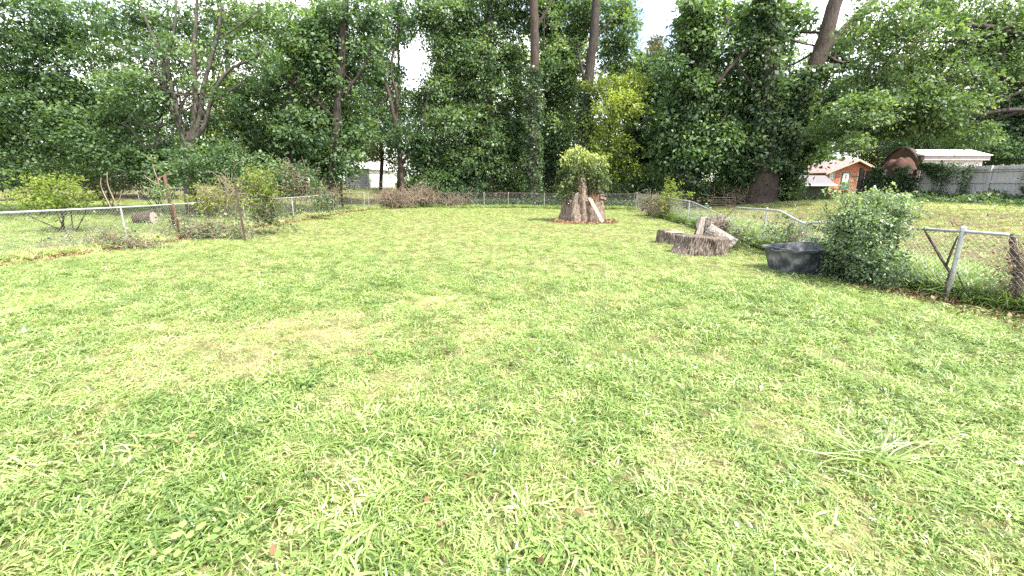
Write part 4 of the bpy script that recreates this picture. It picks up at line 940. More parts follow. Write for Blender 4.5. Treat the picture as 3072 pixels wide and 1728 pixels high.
# plank leaning on the stump
b0 = G(603.5, 223.5); t0 = W(589.5, 197.5, 19.25); d_ = t0 - b0
mb = MB(); mb.obox(b0 - [.08, 0, .02], [.17, .03, .03], [0, .045, 0], d_); o = mb.build('wooden_plank', M['plank'], None, bevel=.004); tag(o, 'pale weathered plank leaning against the right side of the broken stump', 'plank')

# ------------------------------------------------------------------ log group
M['log_bark'] = surface('log_bark', (.03, .022, .018), (.16, .125, .10), scale=6, stretch=(6, 6, .5), bump=1.0, c3=(.44, .39, .35))
M['log_pale'] = surface('log_pale', (.07, .055, .045), (.23, .205, .18), scale=7, stretch=(3, 3, 1.2), bump=.9, c3=(.42, .39, .35))
def log_mesh(p0, p1, r0, r1, nr=26, ridge=.09, nth=72, nl=26, seed=0, squash=1.0):
    p0, p1 = np.array(p0, float), np.array(p1, float); T = (p1 - p0) / np.linalg.norm(p1 - p0)
    ref = np.array([0, 0, 1.0]) if abs(T[2]) < .8 else np.array([1.0, 0, 0]); U = np.cross(T, ref); U /= np.linalg.norm(U); Bv = np.cross(U, T)
    V = []
    for j in range(nl + 1):
        t = j / nl; c = p0 * (1 - t) + p1 * t; r = r0 * (1 - t) + r1 * t
        for k in range(nth):
            a = 2 * math.pi * k / nth; w = mnoise.noise(Vector((math.cos(a) * 1.7 + seed, math.sin(a) * 1.7, t * 2.2 + seed)))
            w2 = mnoise.noise(Vector((math.cos(a) * 9 + seed, math.sin(a) * 9, t * 5)))
            rr = r * (1 + ridge * (abs(math.sin(a * nr / 2 + 3 * w + 1.5 * t * w)) - .6) + .12 * w + .07 * w2)
            V.append(c + U * math.cos(a) * rr + Bv * math.sin(a) * rr * squash)
    Fc = [(j * nth + k, j * nth + (k + 1) % nth, (j + 1) * nth + (k + 1) % nth, (j + 1) * nth + k) for j in range(nl) for k in range(nth)]
    return V, Fc, (p0, p1, T, U, Bv)
def make_log(name, label, p0, p1, r0, r1, mt='log_bark', seed=0, nr=26, squash=1., cat='log', group='cut logs piled by the right fence', ends=(1, 1), endmat='cut_face', ridge=.09):
    mid = (np.array(p0) + np.array(p1)) / 2; root = empty(name, (mid[0], mid[1], gz(mid[0], mid[1]))); tag(root, label, cat, group)
    V, Fc, (a0, a1, T, U, Bv) = log_mesh(p0, p1, r0, r1, nr, ridge, seed=seed, squash=squash)
    me = bpy.data.meshes.new('bark'); me.from_pydata([tuple(v) for v in V], [], Fc); me.polygons.foreach_set('use_smooth', [True] * len(me.polygons)); me.update(); link('bark', me, M[mt], root)
    nth = 72
    for e, (ring, sgn) in enumerate(((V[:nth], 1), (V[-nth:], -1))):
        if not ends[e]: continue
        mb = MB(); c = (a0, a1)[e] + T * .004 * sgn
        vs = [c] + [c + (np.array(p) - (a0, a1)[e]) * .97 for p in ring]
        mb.add(vs, [(0, 1 + (k + 1) % nth, 1 + k) if e == 0 else (0, 1 + k, 1 + (k + 1) % nth) for k in range(nth)]); mb.build('cut_end', M[endmat], root)
    return root
# front stump: wide and low, with a root flare to the left
c0 = G(704, 256); fx, fy = c0[0] + .15, c0[1] + .45
fs = empty('wide_stump', (fx, fy, 0)); tag(fs, 'wide low sawn stump with deeply ridged bark in front of the piled logs', 'stump', 'stumps by the right fence')
rf = lambda a, t: (.60 * (1 + .05 * math.sin(3 * a))) / math.sqrt(math.cos(a) ** 2 + (math.sin(a) / .78) ** 2) + .30 * max(0, math.cos(a - 3.5)) ** 4 * (1 - t) ** 1.6 + .02 * (1 - t) ** 3
hf = lambda a: .50 + .015 * math.sin(2 * a) - .02 * math.cos(a)
barkform('bark', fx, fy, gz(fx, fy) - .05, rf, hf, M['log_bark'], fs, nth=180, nz=18, ridge=.045, nr=54, drop=.004)
# small stump to the left
c0 = G(675, 244.5); qx, qy = c0[0] + .06, c0[1] + .3
fs = empty('small_stump', (qx, qy, 0)); tag(fs, 'small low stump with a pale sawn top left of the log pile', 'stump', 'stumps by the right fence')
rf2 = lambda a, t: .27 + .05 * (1 - t) + .03 * math.sin(3 * a) + .16 * max(0, math.cos(a - 2.9)) ** 3
hf2 = lambda a: .34 + .03 * math.cos(a - 2.9) + (.05 if math.cos(a - 2.6) > .6 else 0)
barkform('bark', qx, qy, gz(qx, qy) - .03, rf2, hf2, M['log_bark'], fs, nth=90, nz=12, ridge=.025, nr=24, drop=.004, seed=2)
mb = MB(); ring = [(qx + .03 + math.cos(a) * .235 * (1 + .05 * math.sin(3 * a)), qy - .02 + math.sin(a) * .22, gz(qx, qy) + .318) for a in np.linspace(0, 2 * np.pi, 40, endpoint=False)]
mb.prism(ring, (0, 0, .012)); mb.build('cut_top', M['cut_face'], fs)
# logs behind the wide stump
lY = 11.5
make_log('split_log', 'upper log lying level on the pile with long furrowed bark', W(701.5, 224.5, lY), W(722.5, 223.5, lY + .15), .235, .25, 'log_bark', 1, nr=30, squash=.92)
make_log('split_log', 'thick pale log sloping down to the right on the pile', W(706, 230.5, 11.3), W(731, 247.5, 11.0), .21, .25, 'log_pale', 4, nr=34, ridge=.07)
make_log('split_log', 'short round log end poking out at the back of the wide stump', W(712, 240, 10.9), W(718, 243, 11.6), .12, .12, 'log_bark', 6, nr=16, endmat='wood_red')
make_log('split_log', 'dark weathered log lying low under the pile', W(697, 243, 11.5), W(716, 241, 11.8), .17, .20, 'bark_brown', 8, nr=20, endmat='wood_grey')
bs = MB(); p0, p1 = W(693.5, 243, 11.25), W(701.5, 217, 11.35)
bs.obox(p0 - [.02, 0, .1], [.19, .02, 0], [.02, .07, 0], p1 - p0 + [0, 0, .1]); o = bs.build('bark_slab', M['wood_grey'], None, bevel=.012); tag(o, 'split grey slab standing upright against the left end of the upper log', 'slab')
bs = MB(); p0, p1 = W(689, 243, 11.4), W(697, 229, 11.5)
bs.obox(p0 - [.02, 0, .1], [.12, .02, 0], [.02, .06, 0], p1 - p0 + [0, 0, .1]); o = bs.build('bark_slab', M['bark_brown'], None, bevel=.012); tag(o, 'shorter dark slab leaning beside the split grey slab', 'slab')

# ------------------------------------------------------------------ black tub
m, nt, N, L, P = mat('black_plastic')
t_ = N.new('ShaderNodeTexCoord'); n1 = N.new('ShaderNodeTexNoise'); n1.inputs['Scale'].default_value = 5; n1.inputs['Detail'].default_value = 8
L.new(t_.outputs['Object'], n1.inputs[0]); r1 = ramp(N, [(.35, (.022, .026, .034)), (.52, (.055, .062, .076)), (.64, (.15, .155, .165)), (.73, (.28, .18, .13))]); L.new(n1.outputs[0], r1.inputs[0])
L.new(r1.outputs[0], P.inputs['Base Color']); r2 = ramp(N, [(.3, (.35,) * 3), (.7, (.7,) * 3)]); L.new(n1.outputs[0], r2.inputs[0]); L.new(r2.outputs[0], P.inputs['Roughness'])
M['tub'] = m
tx, ty = 5.80, 8.5; tz = gz(tx, ty); tub = empty('plastic_tub', (tx, ty, tz)); tag(tub, 'large black plastic tub with muddy sides beside the pale green bush', 'tub')
def rrect(hx, hy, rr, n=9):
    P = []
    for q, (cx_, cy_) in enumerate(((hx - rr, hy - rr), (-hx + rr, hy - rr), (-hx + rr, -hy + rr), (hx - rr, -hy + rr))):
        for k in range(n): a = math.pi / 2 * (q + k / (n - 1)); P.append((cx_ + rr * math.cos(a), cy_ + rr * math.sin(a)))
    return P
ang = math.radians(9); H_ = .46
def tp(p, z, warp=True):
    x_, y_ = p; X_ = x_ * math.cos(ang) - y_ * math.sin(ang); Y_ = x_ * math.sin(ang) + y_ * math.cos(ang)
    zz_ = z + (.02 * math.sin(3 * x_) - .015 * y_) * (z / H_) 
    return (tx + X_, ty + Y_, tz - .02 + zz_)
levels = [(.41, .37, .14, 0), (.44, .40, .13, .02), (.49, .44, .12, .24), (.53, .475, .11, .47), (.53, .475, .11, .475), (.57, .51, .12, .48), (.575, .515, .12, .51), (.57, .51, .12, .53), (.52, .465, .10, .53), (.515, .46, .10, .45), (.47, .42, .12, .2), (.41, .37, .13, .035)]
V = []; nr_ = 36
for (hx, hy, rr, z) in levels: V += [tp(p, z) for p in rrect(hx, hy, rr)]
Fc = [(j * nr_ + k, j * nr_ + (k + 1) % nr_, (j + 1) * nr_ + (k + 1) % nr_, (j + 1) * nr_ + k) for j in range(len(levels) - 1) for k in range(nr_)]
Fc.append(tuple(range(nr_))[::-1]); Fc.append(tuple((len(levels) - 1) * nr_ + k for k in range(nr_)))
me = bpy.data.meshes.new('body'); me.from_pydata(V, [], Fc); me.polygons.foreach_set('use_smooth', [True] * len(me.polygons)); me.update()
o = link('body', me, M['tub'], tub); e = o.modifiers.new('es', 'EDGE_SPLIT'); e.split_angle = math.radians(40)
for u_ in (-.3, -.1, .12, .32):                                      # moulded ribs on the long front side
    mb = MB(); a0 = np.array(tp((u_ * .85, -.40), .04)); a1 = np.array(tp((u_, -.473), .45)); nrm = np.array([math.sin(ang), -math.cos(ang), .15]) * .022; w_ = np.array([math.cos(ang), math.sin(ang), 0]) * .05
    mb.obox(a0, w_, nrm, a1 - a0); mb.build('rib', M['tub'], tub, bevel=.008)
for sgn in (-1, 1):
    mb = MB(); mb.tube(catmull([tp((.57 * sgn, -.12), .49), tp((.63 * sgn, -.08), .475), tp((.63 * sgn, .08), .475), tp((.57 * sgn, .12), .49)], 5), .014, 8); mb.build('handle', M['tub'], tub, smooth=True)

# ------------------------------------------------------------------ big crabgrass clump in the lawn
c0 = G(875, 462)
def wide_blades(name, label, c, n, Lr, w, seed, matn='crab'):
    r = np.random.default_rng(seed); V = []; Fc = []
    for k in range(n):
        az = r.uniform(0, 6.283); Ln = r.uniform(*Lr); h = np.array([math.cos(az), math.sin(az), 0]); s = np.array([-h[1], h[0], 0]); p = np.array([c[0] + r.normal(0, .06), c[1] + r.normal(0, .06), .01]); cv = r.normal(0, .35); st_ = len(V); th = r.uniform(.85, 1.5)
        for i in range(8):
            t = i / 7; ww = w * r.uniform(.9, 1.1) * (1 - t ** 2.5) * (.6 + min(.6, t * 2)); V += [tuple(p - s * ww / 2 + [0, 0, .003]), tuple(p), tuple(p + s * ww / 2 + [0, 0, .003])]
            h = h + s * cv / 7; h = h / np.linalg.norm(h); an = th + t * .6; p = p + (h * math.sin(an) + np.array([0, 0, 1]) * math.cos(an)) * Ln / 7; p[2] = max(p[2], .035 + .02 * math.sin(k))
        for i in range(7):
            a_ = st_ + 3 * i; Fc += [(a_, a_ + 1, a_ + 4, a_ + 3), (a_ + 1, a_ + 2, a_ + 5, a_ + 4)]
    me = bpy.data.meshes.new(name); me.from_pydata(V, [], Fc); me.update()
    a = me.attributes.new('tint', 'FLOAT', 'POINT'); a.data.foreach_set('value', (np.repeat(r.normal(.5, .15, n), 24)).astype(np.float32))
    o = link(name, me, M['crab']); tag(o, label, 'grass clump'); return o
M['crab'] = leafy('crabgrass', [(0, (.13, .22, .06)), (.5, (.28, .37, .14)), (1, (.46, .48, .27))], trans=.35, rough=.4, spec=.5, patch=.1, pscale=3)
wide_blades('crabgrass_clump', 'sprawling pale crabgrass clump with long flat blades at lower right of the lawn', c0, 64, (.18, .60), .0085, 3)
# ------------------------------------------------------------------ far left: round heap
c0 = W(140, 199, 18.5)
make_log('old_log', 'grey-brown round log lying in the neighbour lawn beyond the left fence', (c0[0] - .35, c0[1], gz(c0[0], c0[1]) + .22), (c0[0] + .35, c0[1] + .1, gz(c0[0], c0[1]) + .24), .26, .26, 'bark_brown', 11, group=None)
# wire panel
root = empty('wire_panel', tuple(W(722, 209, 24))); tag(root, 'small square wire panel standing near the broad tree foot', 'panel')
P0, P1, P2, P3 = W(711, 209, 24), W(735, 209, 24), W(735, 197.5, 24), W(711, 197.5, 24)
mb = MB()
for a_, b_ in ((P0, P1), (P1, P2), (P2, P3), (P3, P0)): mb.tube([a_, b_], .018, 6)
mb.build('frame', M['rust'], root)
mb = MB()
for t in np.linspace(.1, .9, 7): mb.tube([P0 * (1 - t) + P1 * t, P3 * (1 - t) + P2 * t], .008, 4)
for t in np.linspace(.2, .8, 4): mb.tube([P0 * (1 - t) + P3 * t, P1 * (1 - t) + P2 * t], .008, 4)
mb.build('mesh_wire', M['post_brown'], root)

# ------------------------------------------------------------------ pale shed, far left of centre
M['siding_grey'] = surface('grey_siding', (.20, .20, .20), (.27, .27, .265), scale=3, bump=.05)  # grey siding; its dark tone also holds the shade of the left wall
M['white_paint'] = surface('white_paint', (.66, .66, .66), (.80, .80, .79), scale=2, bump=.03)
M['roof_pale'] = surface('pale_roof', (.50, .49, .48), (.66, .65, .64), scale=4, bump=.1)
Ys = 58.0; A = W(370.2, 188.7, Ys); zb = gz(A[0], A[1]); zt = W(370.2, 168.6, Ys)[2]
Lp = W(346, 188.5, Ys + 1.8); Rp = W(395, 187.8, Ys + 5.5)
root = empty('pale_shed', (A[0], A[1], zb)); tag(root, 'pale shed with grey lap siding and a bright white end wall seen through the trees', 'shed')
A0 = np.array([A[0], A[1], 0]); L0 = np.array([Lp[0], Lp[1], 0]); R0 = np.array([Rp[0], Rp[1], 0]); zlo = zb - .3
mb = MB(); back_pt = L0 + R0 - A0
mb.prism([A0 + [0, 0, zlo], R0 + [0, 0, zlo], back_pt + [0, 0, zlo], L0 + [0, 0, zlo]], (0, 0, zt - zlo)); mb.build('wall', M['white_paint'], root)
u = (L0 - A0) / np.linalg.norm(L0 - A0); nrm = np.array([u[1], -u[0], 0]); nrm = nrm if nrm[1] < 0 else -nrm
h = zt - zlo; nb = 13
for k in range(nb):
    mb = MB(); z1 = zlo + h * k / nb; o0 = A0 + [0, 0, z1] + nrm * .01
    mb.prism([o0, o0 + nrm * .06, o0 + nrm * .025 + [0, 0, h / nb], o0 + [0, 0, h / nb]], L0 - A0); mb.build('siding_board', M['siding_grey'], root)
un = (R0 - A0) / np.linalg.norm(R0 - A0)
mb = MB(); e_ = .35; q0 = A0 - un * e_ + nrm * e_; 
ridge_h = 1.1; c1, c2 = A0 - un * e_ + nrm * 0 - u * e_, R0 + un * e_ - u * e_
d1, d2 = L0 - un * e_ + u * e_, back_pt + un * e_ + u * e_
m1, m2 = (c1 + c2) / 2, (d1 + d2) / 2
mb.prism([c1 + [0, 0, zt], c2 + [0, 0, zt], m1 + [0, 0, zt + ridge_h]], d1 - c1); mb.build('roof', M['roof_pale'], root)
mb = MB(); mb.obox(c1 + [0, 0, zt - .12] - u * .03, c2 - c1, u * .03, (0, 0, .14)); mb.build('fascia', M['white_paint'], root)
f0 = A0 + un * (np.linalg.norm(R0 - A0) * .74) - u * .03
mb = MB(); mb.obox(f0 + [0, 0, zb + 1.55], un * .35, -u * .03, (0, 0, .5)); mb.build('vent', M['siding_grey'], root)

# ------------------------------------------------------------------ brick house, right
M['brick'] = surface('orange_brick', (.27, .095, .045), (.42, .17, .09), scale=9, bump=.15)
M['mortar'] = surface('mortar', (.28, .15, .10), (.36, .20, .14), scale=5, bump=.1)
M['roof_pink'] = surface('pinkish_shingles', (.20, .13, .125), (.32, .235, .225), scale=5, bump=.2)
M['roof_grey'] = surface('grey_metal_roof', (.10, .09, .096), (.17, .155, .162), scale=3, bump=.1, stretch=(6, 1, 1))
M['shed_dark'] = surface('dark_shed_boards', (.030, .034, .028), (.055, .060, .048), scale=3, bump=.1, stretch=(8, 1, 1))
M['glass'] = surface('window_glass', (.05, .06, .06), (.09, .10, .10), scale=1, bump=0, rough=.1, spec=.6)
M['blind'] = surface('white_blind', (.55, .56, .53), (.68, .69, .66), scale=3, bump=0)
M['green_trim'] = surface('green_trim', (.04, .09, .08), (.07, .13, .11), scale=5, bump=0)
M['deck'] = surface('deck_wood', (.14, .075, .055), (.27, .16, .12), scale=6, bump=.2)
M['tan_trim'] = surface('tan_trim', (.30, .26, .19), (.42, .37, .28), scale=5, bump=0)
Yh = 44.0
def hp(px, py, Y=Yh): return W(px, py, Y)
hl, hr, hb_ = hp(823, 197)[0], hp(872, 197)[0], gz(34, Yh) - .05
ze = hp(847, 171)[2]; za = hp(849, 160.5)[2]; xc = (hl + hr) / 2 + .15
house = empty('brick_house', (xc, Yh, hb_)); tag(house, 'distant orange brick house with a gable end facing the lawn', 'house')
mb = MB(); mb.prism([(hl, Yh, hb_), (hr, Yh, hb_), (hr, Yh, ze), (xc, Yh, za - .12), (hl, Yh, ze)], (0, 5, 0)); mb.build('wall', M['mortar'], house)
# brick courses, every course a row of bricks proud of the mortar
cz = hb_ + .02; row = 0; bh = .15; bl_ = .45; V = []; Fc = []
brk = MB()
openings = [(hp(828, 180)[0], hp(833.4, 180)[0], hp(830, 180)[2], hp(830, 172.3)[2]), (hp(841.2, 180)[0], hp(849, 180)[0], hp(845, 189)[2], hp(845, 172.3)[2]), (hp(856, 180)[0], hp(863.6, 180)[0], hp(860, 180.5)[2], hp(860, 172.8)[2])]
while cz + bh < za - .2:
    top = cz + bh
    if top > ze: f_ = (top - ze) / (za - .12 - ze); xa_, xb_ = hl + (xc - hl) * f_, hr + (xc - hr) * f_
    else: xa_, xb_ = hl, hr
    x_ = xa_ - (row % 2) * bl_ / 2
    while x_ < xb_:
        s0, s1 = max(x_, xa_), min(x_ + bl_ - .025, xb_)
        if s1 - s0 > .06 and not any(s1 > o_[0] - .05 and s0 < o_[1] + .05 and cz + bh > o_[2] and cz < o_[3] + .05 for o_ in openings):
            brk.box((s0, Yh - .022 - rng.uniform(0, .006), cz), (s1, Yh - .001, cz + bh - .022))
        x_ += bl_
    cz += bh; row += 1
o = brk.build('brickwork', M['brick'], house); o['kind'] = 'stuff'
# roofs
def slab(name, a_, b_, c_, d_, th, mt, par):
    mb = MB(); mb.prism([a_, b_, c_, d_], (0, 0, th)); return mb.build(name, mt, par)
ov = .45
slab('roof', (hr + ov, Yh - .5, ze - .28), (hr + ov, Yh + 5.4, ze - .28), (xc, Yh + 5.4, za), (xc, Yh - .5, za), .12, M['roof_pink'], house)
slab('roof', (hl - ov, Yh - .5, ze - .28), (xc, Yh - .5, za), (xc, Yh + 5.4, za), (hl - ov, Yh + 5.4, ze - .28), .12, M['roof_pink'], house)
for sg in (1, -1):
    ex = hr + ov if sg > 0 else hl - ov
    mb = MB(); mb.prism([(ex, Yh - .56, ze - .36), (xc, Yh - .56, za - .08), (xc, Yh - .56, za + .12), (ex, Yh - .56, ze - .16)], (0, .055, 0)); mb.build('bargeboard', M['tan_trim'], house)
# openings
def window(par, o_, kind):
    x0, x1, z0, z1 = o_; nm = 'door' if kind == 'door' else 'window'
    mb = MB(); f_ = .09; y0, y1 = Yh - .06, Yh - .002
    mb.box((x0, y0, z0), (x0 + f_, y1, z1)); mb.box((x1 - f_, y0, z0), (x1, y1, z1)); mb.box((x0 + f_, y0, z1 - f_), (x1 - f_, y1, z1)); mb.box((x0 + f_, y0, z0), (x1 - f_, y1, z0 + f_))
    w = mb.build(nm, M['green_trim' if kind == 'door' else 'tan_trim'], par)
    mb = MB()
    if kind == 'door':
        zm = z0 + (z1 - z0) * .45
        mb.box((x0 + f_, Yh - .035, zm), (x1 - f_, Yh - .004, z1 - f_)); p = mb.build('pane', M['blind'], None); 
        mb = MB(); mb.box((x0 + f_, Yh - .04, z0 + f_), (x1 - f_, Yh - .004, zm)); p2 = mb.build('panel', M['green_trim'], None)
        mb = MB(); xm = (x0 + x1) / 2; mb.box((xm - .08, Yh - .05, zm + .25), (xm + .08, Yh - .036, zm + .65)); p3 = mb.build('wreath', M['deck'], None)
        ch = [p, p2, p3]
    else:
        mb.box((x0 + f_, Yh - .03, z0 + f_), (x1 - f_, Yh - .004, z1 - f_)); p = mb.build('pane', M['blind'], None)
        mb = MB(); xm = (x0 + x1) / 2; zm = (z0 + z1) / 2; mb.box((xm - .02, Yh - .05, z0 + f_), (xm + .02, Yh - .031, z1 - f_)); mb.box((x0 + f_, Yh - .05, zm - .02), (xm - .021, Yh - .031, zm + .02)); mb.box((xm + .021, Yh - .05, zm - .02), (x1 - f_, Yh - .031, zm + .02)); p2 = mb.build('glazing_bar', M['tan_trim'], None)
        ch = [p, p2]
    for c_ in ch: c_.parent = w; c_.location = (0, 0, 0)
for o_, kd in zip(openings, ('window', 'door', 'window')): window(house, o_, kd)
# deck
dx0, dx1 = hp(830.5, 180)[0], hp(853, 180)[0]; dz = hp(842, 189)[2]; dt = hp(842, 181.8)[2]
dk = empty('wooden_deck', ((dx0 + dx1) / 2, Yh - 1.5, gz(34, 42))); tag(dk, 'raised wooden deck with balusters in front of the brick house door', 'deck')
nbd = 10
for k in range(nbd):
    mb = MB(); y0 = Yh - .08 - 2.4 * (k + 1) / nbd; mb.box((dx0, y0, dz - .06), (dx1, y0 + 2.4 / nbd - .02, dz)); mb.build('deck_board', M['deck'], dk)
mb = MB(); mb.box((dx0, Yh - 2.54, dz - .30), (dx1, Yh - 2.49, dz - .061)); mb.build('rim_board', M['deck'], dk)
mb = MB(); mb.box((dx0, Yh - 2.5, dt - .06), (dx1, Yh - 2.4, dt)); mb.build('hand_rail', M['deck'], dk)
for k in range(15):
    xx_ = dx0 + (dx1 - dx0) * (k + .5) / 15; mb = MB(); mb.box((xx_ - .022, Yh - 2.47, dz + .001), (xx_ + .022, Yh - 2.43, dt - .061)); mb.build('baluster', M['deck'], dk)
for xx_ in (dx0 + .1, hp(844, 180)[0], dx1 - .1):
    mb = MB(); mb.box((xx_ - .07, Yh - 2.38, hb_ - .1), (xx_ + .07, Yh - 2.24, dz - .062)); mb.build('deck_post', M['deck'], dk)
# dark garden shed
Yd = 40.0; x0, x1 = W(799, 188, Yd)[0], W(828.8, 188, Yd)[0]; zb = gz(29, Yd) - .1; zt = W(815, 184.3, Yd)[2]; zr_ = W(815, 175.2, Yd)[2]
sh = empty('garden_shed', ((x0 + x1) / 2, Yd, zb)); tag(sh, 'dark green-grey boarded garden shed with a pale metal roof left of the brick house', 'shed')
mb = MB(); mb.box((x0, Yd, zb), (x1, Yd + 2.6, zt)); mb.build('wall', M['shed_dark'], sh)
nbd = 14
for k in range(nbd):
    mb = MB(); xa_ = x0 + (x1 - x0) * k / nbd; mb.box((xa_ + .012, Yd - .025, zb), (xa_ + (x1 - x0) / nbd - .012, Yd - .001, zt - .05)); mb.build('wall_board', M['shed_dark'], sh)
mb = MB(); mb.prism([(x0 - .4, Yd - .35, zt - .02), (x0 - .4, Yd + 1.3, zr_), (x0 - .4, Yd + 2.95, zt - .02)], (x1 - x0 + .8, 0, 0)); mb.build('roof', M['roof_grey'], sh)
mb = MB(); mb.box((x0 - .42, Yd - .42, zt - .14), (x1 + .42, Yd - .352, zt + .01)); mb.build('fascia', M['white_paint'], sh)

# ------------------------------------------------------------------ grey board fence at right, running away from the camera
M['board_grey'] = surface('grey_boards', (.27, .26, .26), (.40, .39, .395), scale=1.2, stretch=(4, 4, .8), bump=.3, c3=(.43, .42, .42), space='World')
M['board_dark'] = surface('dark_boards', (.04, .032, .028), (.11, .09, .08), scale=3, stretch=(4, 4, .8), bump=.3)
bf = empty('board_fence', (23.2, 17, gz(23.2, 17))); tag(bf, 'long weathered grey board fence closing the yard on the right', 'fence')
y_ = 9.5; k = 0
while y_ < 25.2:
    w_ = .145; z0 = gz(23.2, y_) - .05; zt_ = z0 + 1.86 + rng.normal(0, .012) + .01 * (y_ - 17) * 0
    mb = MB(); mb.box((23.2 + rng.uniform(0, .012), y_ + .006, z0 + rng.uniform(0, .03)), (23.225 + .012, y_ + w_ - .006 * rng.uniform(0, 1.5), zt_)); mb.build('fence_board', M['board_grey'], bf)
    y_ += w_; k += 1
y_ = 9.5
while y_ < 25:
    L_ = min(2.4, 25.2 - y_)
    for hz in (.25, .98, 1.62):
        za_, zb_ = gz(23.2, y_) + hz, gz(23.2, y_ + L_) + hz
        mb = MB(); mb.obox((23.145, y_ + .01, za_), (.045, 0, 0), (0, L_ - .02, zb_ - za_), (0, 0, .09)); mb.build('fence_rail', M['board_grey'], bf)
    mb = MB(); z0 = gz(23.2, y_); mb.box((23.05, y_ - .05, z0 - .1), (23.143, y_ + .05, z0 + 1.8)); mb.build('fence_post', M['board_grey'], bf)
    y_ += 2.4
# overhead cable along the fence top
mb = MB(); mb.tube(catmull([(22.9, 9, 2.45), (22.9, 14, 2.33), (22.9, 19, 2.22), (22.95, 25, 2.2), (20.6, 27, 2.05)], 6), .016, 6); o = mb.build('cable', M['bark_dark'], None, smooth=True); tag(o, 'dark cable running along the grey board fence', 'cable')
# dark fence piece with gate post, draped with ivy
df = empty('dark_fence', (21.5, 26.2, gz(21.5, 26))); tag(df, 'short dark picket fence smothered by ivy at the end of the grey board fence', 'fence')
P0, P1 = np.array([23.1, 25.4]), np.array([21.0, 26.6])
for k in range(13):
    p = P0 + (P1 - P0) * k / 12.4; z0 = gz(*p); mb = MB(); hgt = 1.75 + rng.normal(0, .05)
    mb.obox((p[0], p[1], z0), (-.15, .075, 0), (.012, .022, 0), (0, 0, hgt)); mb.build('picket', M['board_grey' if k % 3 == 1 else 'board_dark'], df)
for hz in (.5, 1.4):
    mb = MB(); mb.obox((P0[0], P0[1] - .06, gz(*P0) + hz), (P1[0] - P0[0], P1[1] - P0[1], gz(*P1) - gz(*P0)), (.012, .05, 0), (0, 0, .09)); mb.build('fence_rail', M['board_dark'], df)
mb = MB(); z0 = gz(*P1); mb.box((P1[0] - .22, P1[1] - .1, z0 - .1), (P1[0] - .06, P1[1] + .06, z0 + 1.95)); mb.build('gate_post', M['board_dark'], df)
n = 4200; t = rng.random(n) ** .8; px_ = P0[0] + (P1[0] - P0[0]) * t; py_ = P0[1] + (P1[1] - P0[1]) * t
zz = terrain(px_, py_) + 1.95 * rng.random(n) ** .6 * (1 - .3 * (np.sin(t * 14) > .1)); cc = np.stack([px_ - .06, py_ - .1 - np.abs(rng.normal(0, .18, n)), zz], -1)
q = leaves_obj('ivy', cc, np.tile([-.2, -.7, .1], (n, 1)), .13, M['leaf_ivy'], df, rng.normal(.42, .2, n), droop=.6, up=.4); q['kind'] = 'stuff'
n = 3000; yy = 25.2 - np.abs(rng.normal(0, .75, n)) * 1.2; zz = gz(23.2, 22) + 2.0 - np.abs(rng.normal(0, .35, n)) * (1 + .7 * np.sin(yy * 2.2)) - .25 * (25.2 - yy) * (rng.random(n) < .2)
kk = (zz > .9) & (yy > 20); 
q = leaves_obj('ivy', np.stack([23.12 - rng.random(n) * .2, yy, zz], -1)[kk], np.tile([-.7, 0, .1], (kk.sum(), 1)), .12, M['leaf_ivy'], bf, rng.normal(.45, .2, kk.sum()), droop=.6, up=.4); q['kind'] = 'stuff'
yc = np.array([22.4, 19.6]); n = 900; which = rng.integers(0, 2, n); yy = yc[which] + rng.normal(0, .16, n); zz = rng.uniform(.75, 2.55, n)
q = leaves_obj('ivy', np.stack([23.0 - rng.random(n) * .15, yy, zz], -1), np.tile([-.7, 0, .1], (n, 1)), .11, M['leaf_ivy'], bf, rng.normal(.45, .2, n), droop=.6, up=.4); q['kind'] = 'stuff'

# ------------------------------------------------------------------ white-roofed outbuilding behind the board fence
Yo = 31.0; M['white_metal'] = surface('white_metal', (.66, .66, .67), (.82, .82, .82), scale=2, bump=.03, rough=.5); M['eave_shadow'] = surface('shaded_fascia', (.34, .30, .31), (.46, .41, .42), scale=3, bump=.05)  # darker mauve tone: shade under the eave put into the fascia colour
M['brown_tarp'] = surface('brown_tarp', (.035, .015, .011), (.085, .036, .026), scale=2.5, bump=.6); M['brown_board'] = surface('brown_board', (.035, .02, .011), (.09, .05, .026), scale=4, bump=.2)
ob = empty('outbuilding', tuple(W(955, 185, Yo))); tag(ob, 'white outbuilding with a bright metal roof and a brown arched end behind the board fence', 'outbuilding')
xl_, xr_ = W(922, 162, Yo)[0], W(982.5, 162, Yo)[0]; ze_ = W(950, 160.5, Yo)[2]; zr_ = W(945, 151, Yo + 1.2)[2]; zf_ = W(950, 155.6, Yo)[2]
mb = MB(); mb.box((xl_, Yo, gz(30, 30) - .2), (xr_, Yo + 2.4, ze_)); mb.build('wall', M['white_metal'], ob)
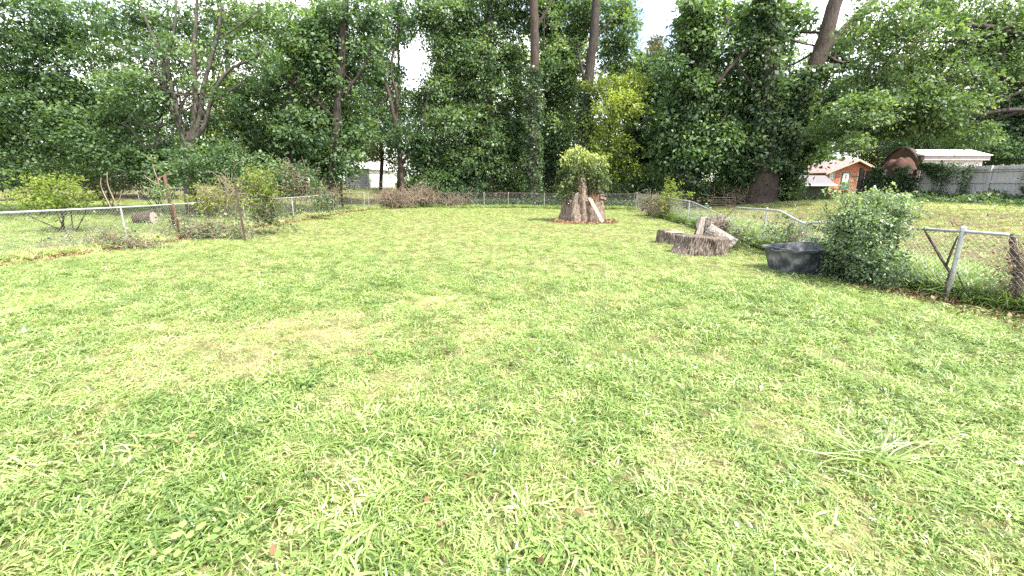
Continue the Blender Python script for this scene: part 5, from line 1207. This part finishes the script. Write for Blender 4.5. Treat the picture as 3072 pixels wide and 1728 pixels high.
for k in range(12):
    mb = MB(); xx_ = xl_ + (xr_ - xl_) * (k + .5) / 12; mb.box((xx_ - .05, Yo - .03, ze_ - 2.2), (xx_ + .05, Yo - .001, ze_ - .02)); mb.build('wall_rib', M['white_metal'], ob)
mb = MB(); mb.box((xl_ - .2, Yo - .35, ze_ + .001), (xr_ + .1, Yo - .002, zf_)); mb.build('fascia', M['eave_shadow'], ob)
mb = MB(); mb.prism([(xl_ - .3, Yo - .45, zf_ + .002), (xl_ - .3, Yo + 1.2, zr_ + .1), (xl_ - .3, Yo + 2.9, zf_ + .002)], (xr_ - xl_ + .5, 0, 0)); mb.build('roof', M['white_metal'], ob)
gzo = gz(30, 30)
zlo_, zap_ = ze_ + .1, zr_ + .22
pts_ = [(xl_ - .5, Yo - .1, gzo)] + [(xl_ - .5, Yo - .1 + 2.6 * t, zlo_ + (zap_ - zlo_) * math.sin(math.pi * t) ** .8) for t in np.linspace(0, 1, 9)] + [(xl_ - .5, Yo + 2.5, gzo)]
mb = MB(); mb.prism(pts_, (.44, 0, 0)); mb.build('arched_end', M['brown_board'], ob)
mb = MB(); mb.tube([(p[0] - .03, p[1], p[2] + .04) for p in pts_[1:-1]], .07, 6); mb.build('end_trim', M['bark_dark'], ob)
c0 = W(899, 170, Yo - 1); z0 = gz(c0[0], c0[1]); V = []; nn = 28
mb = MB(); rows_ = []
for j in range(9):
    ph = j / 8 * math.pi / 2
    for k in range(nn):
        a_ = 2 * math.pi * k / nn; w = 1 + .12 * mnoise.noise(Vector((math.cos(a_) * 2, math.sin(a_) * 2, ph * 2)))
        V.append((c0[0] + 1.25 * math.cos(a_) * math.cos(ph) ** .5 * w, c0[1] + 1.0 * math.sin(a_) * math.cos(ph) ** .5 * w, z0 + (W(900, 160, Yo - 1)[2] - z0) * math.sin(ph) * w))
mb.add(V, [(j * nn + k, j * nn + (k + 1) % nn, (j + 1) * nn + (k + 1) % nn, (j + 1) * nn + k) for j in range(8) for k in range(nn)])
o = mb.build('tarped_heap', M['brown_tarp'], None, smooth=True); tag(o, 'reddish brown tarp-covered heap beside the arched end of the outbuilding', 'heap')
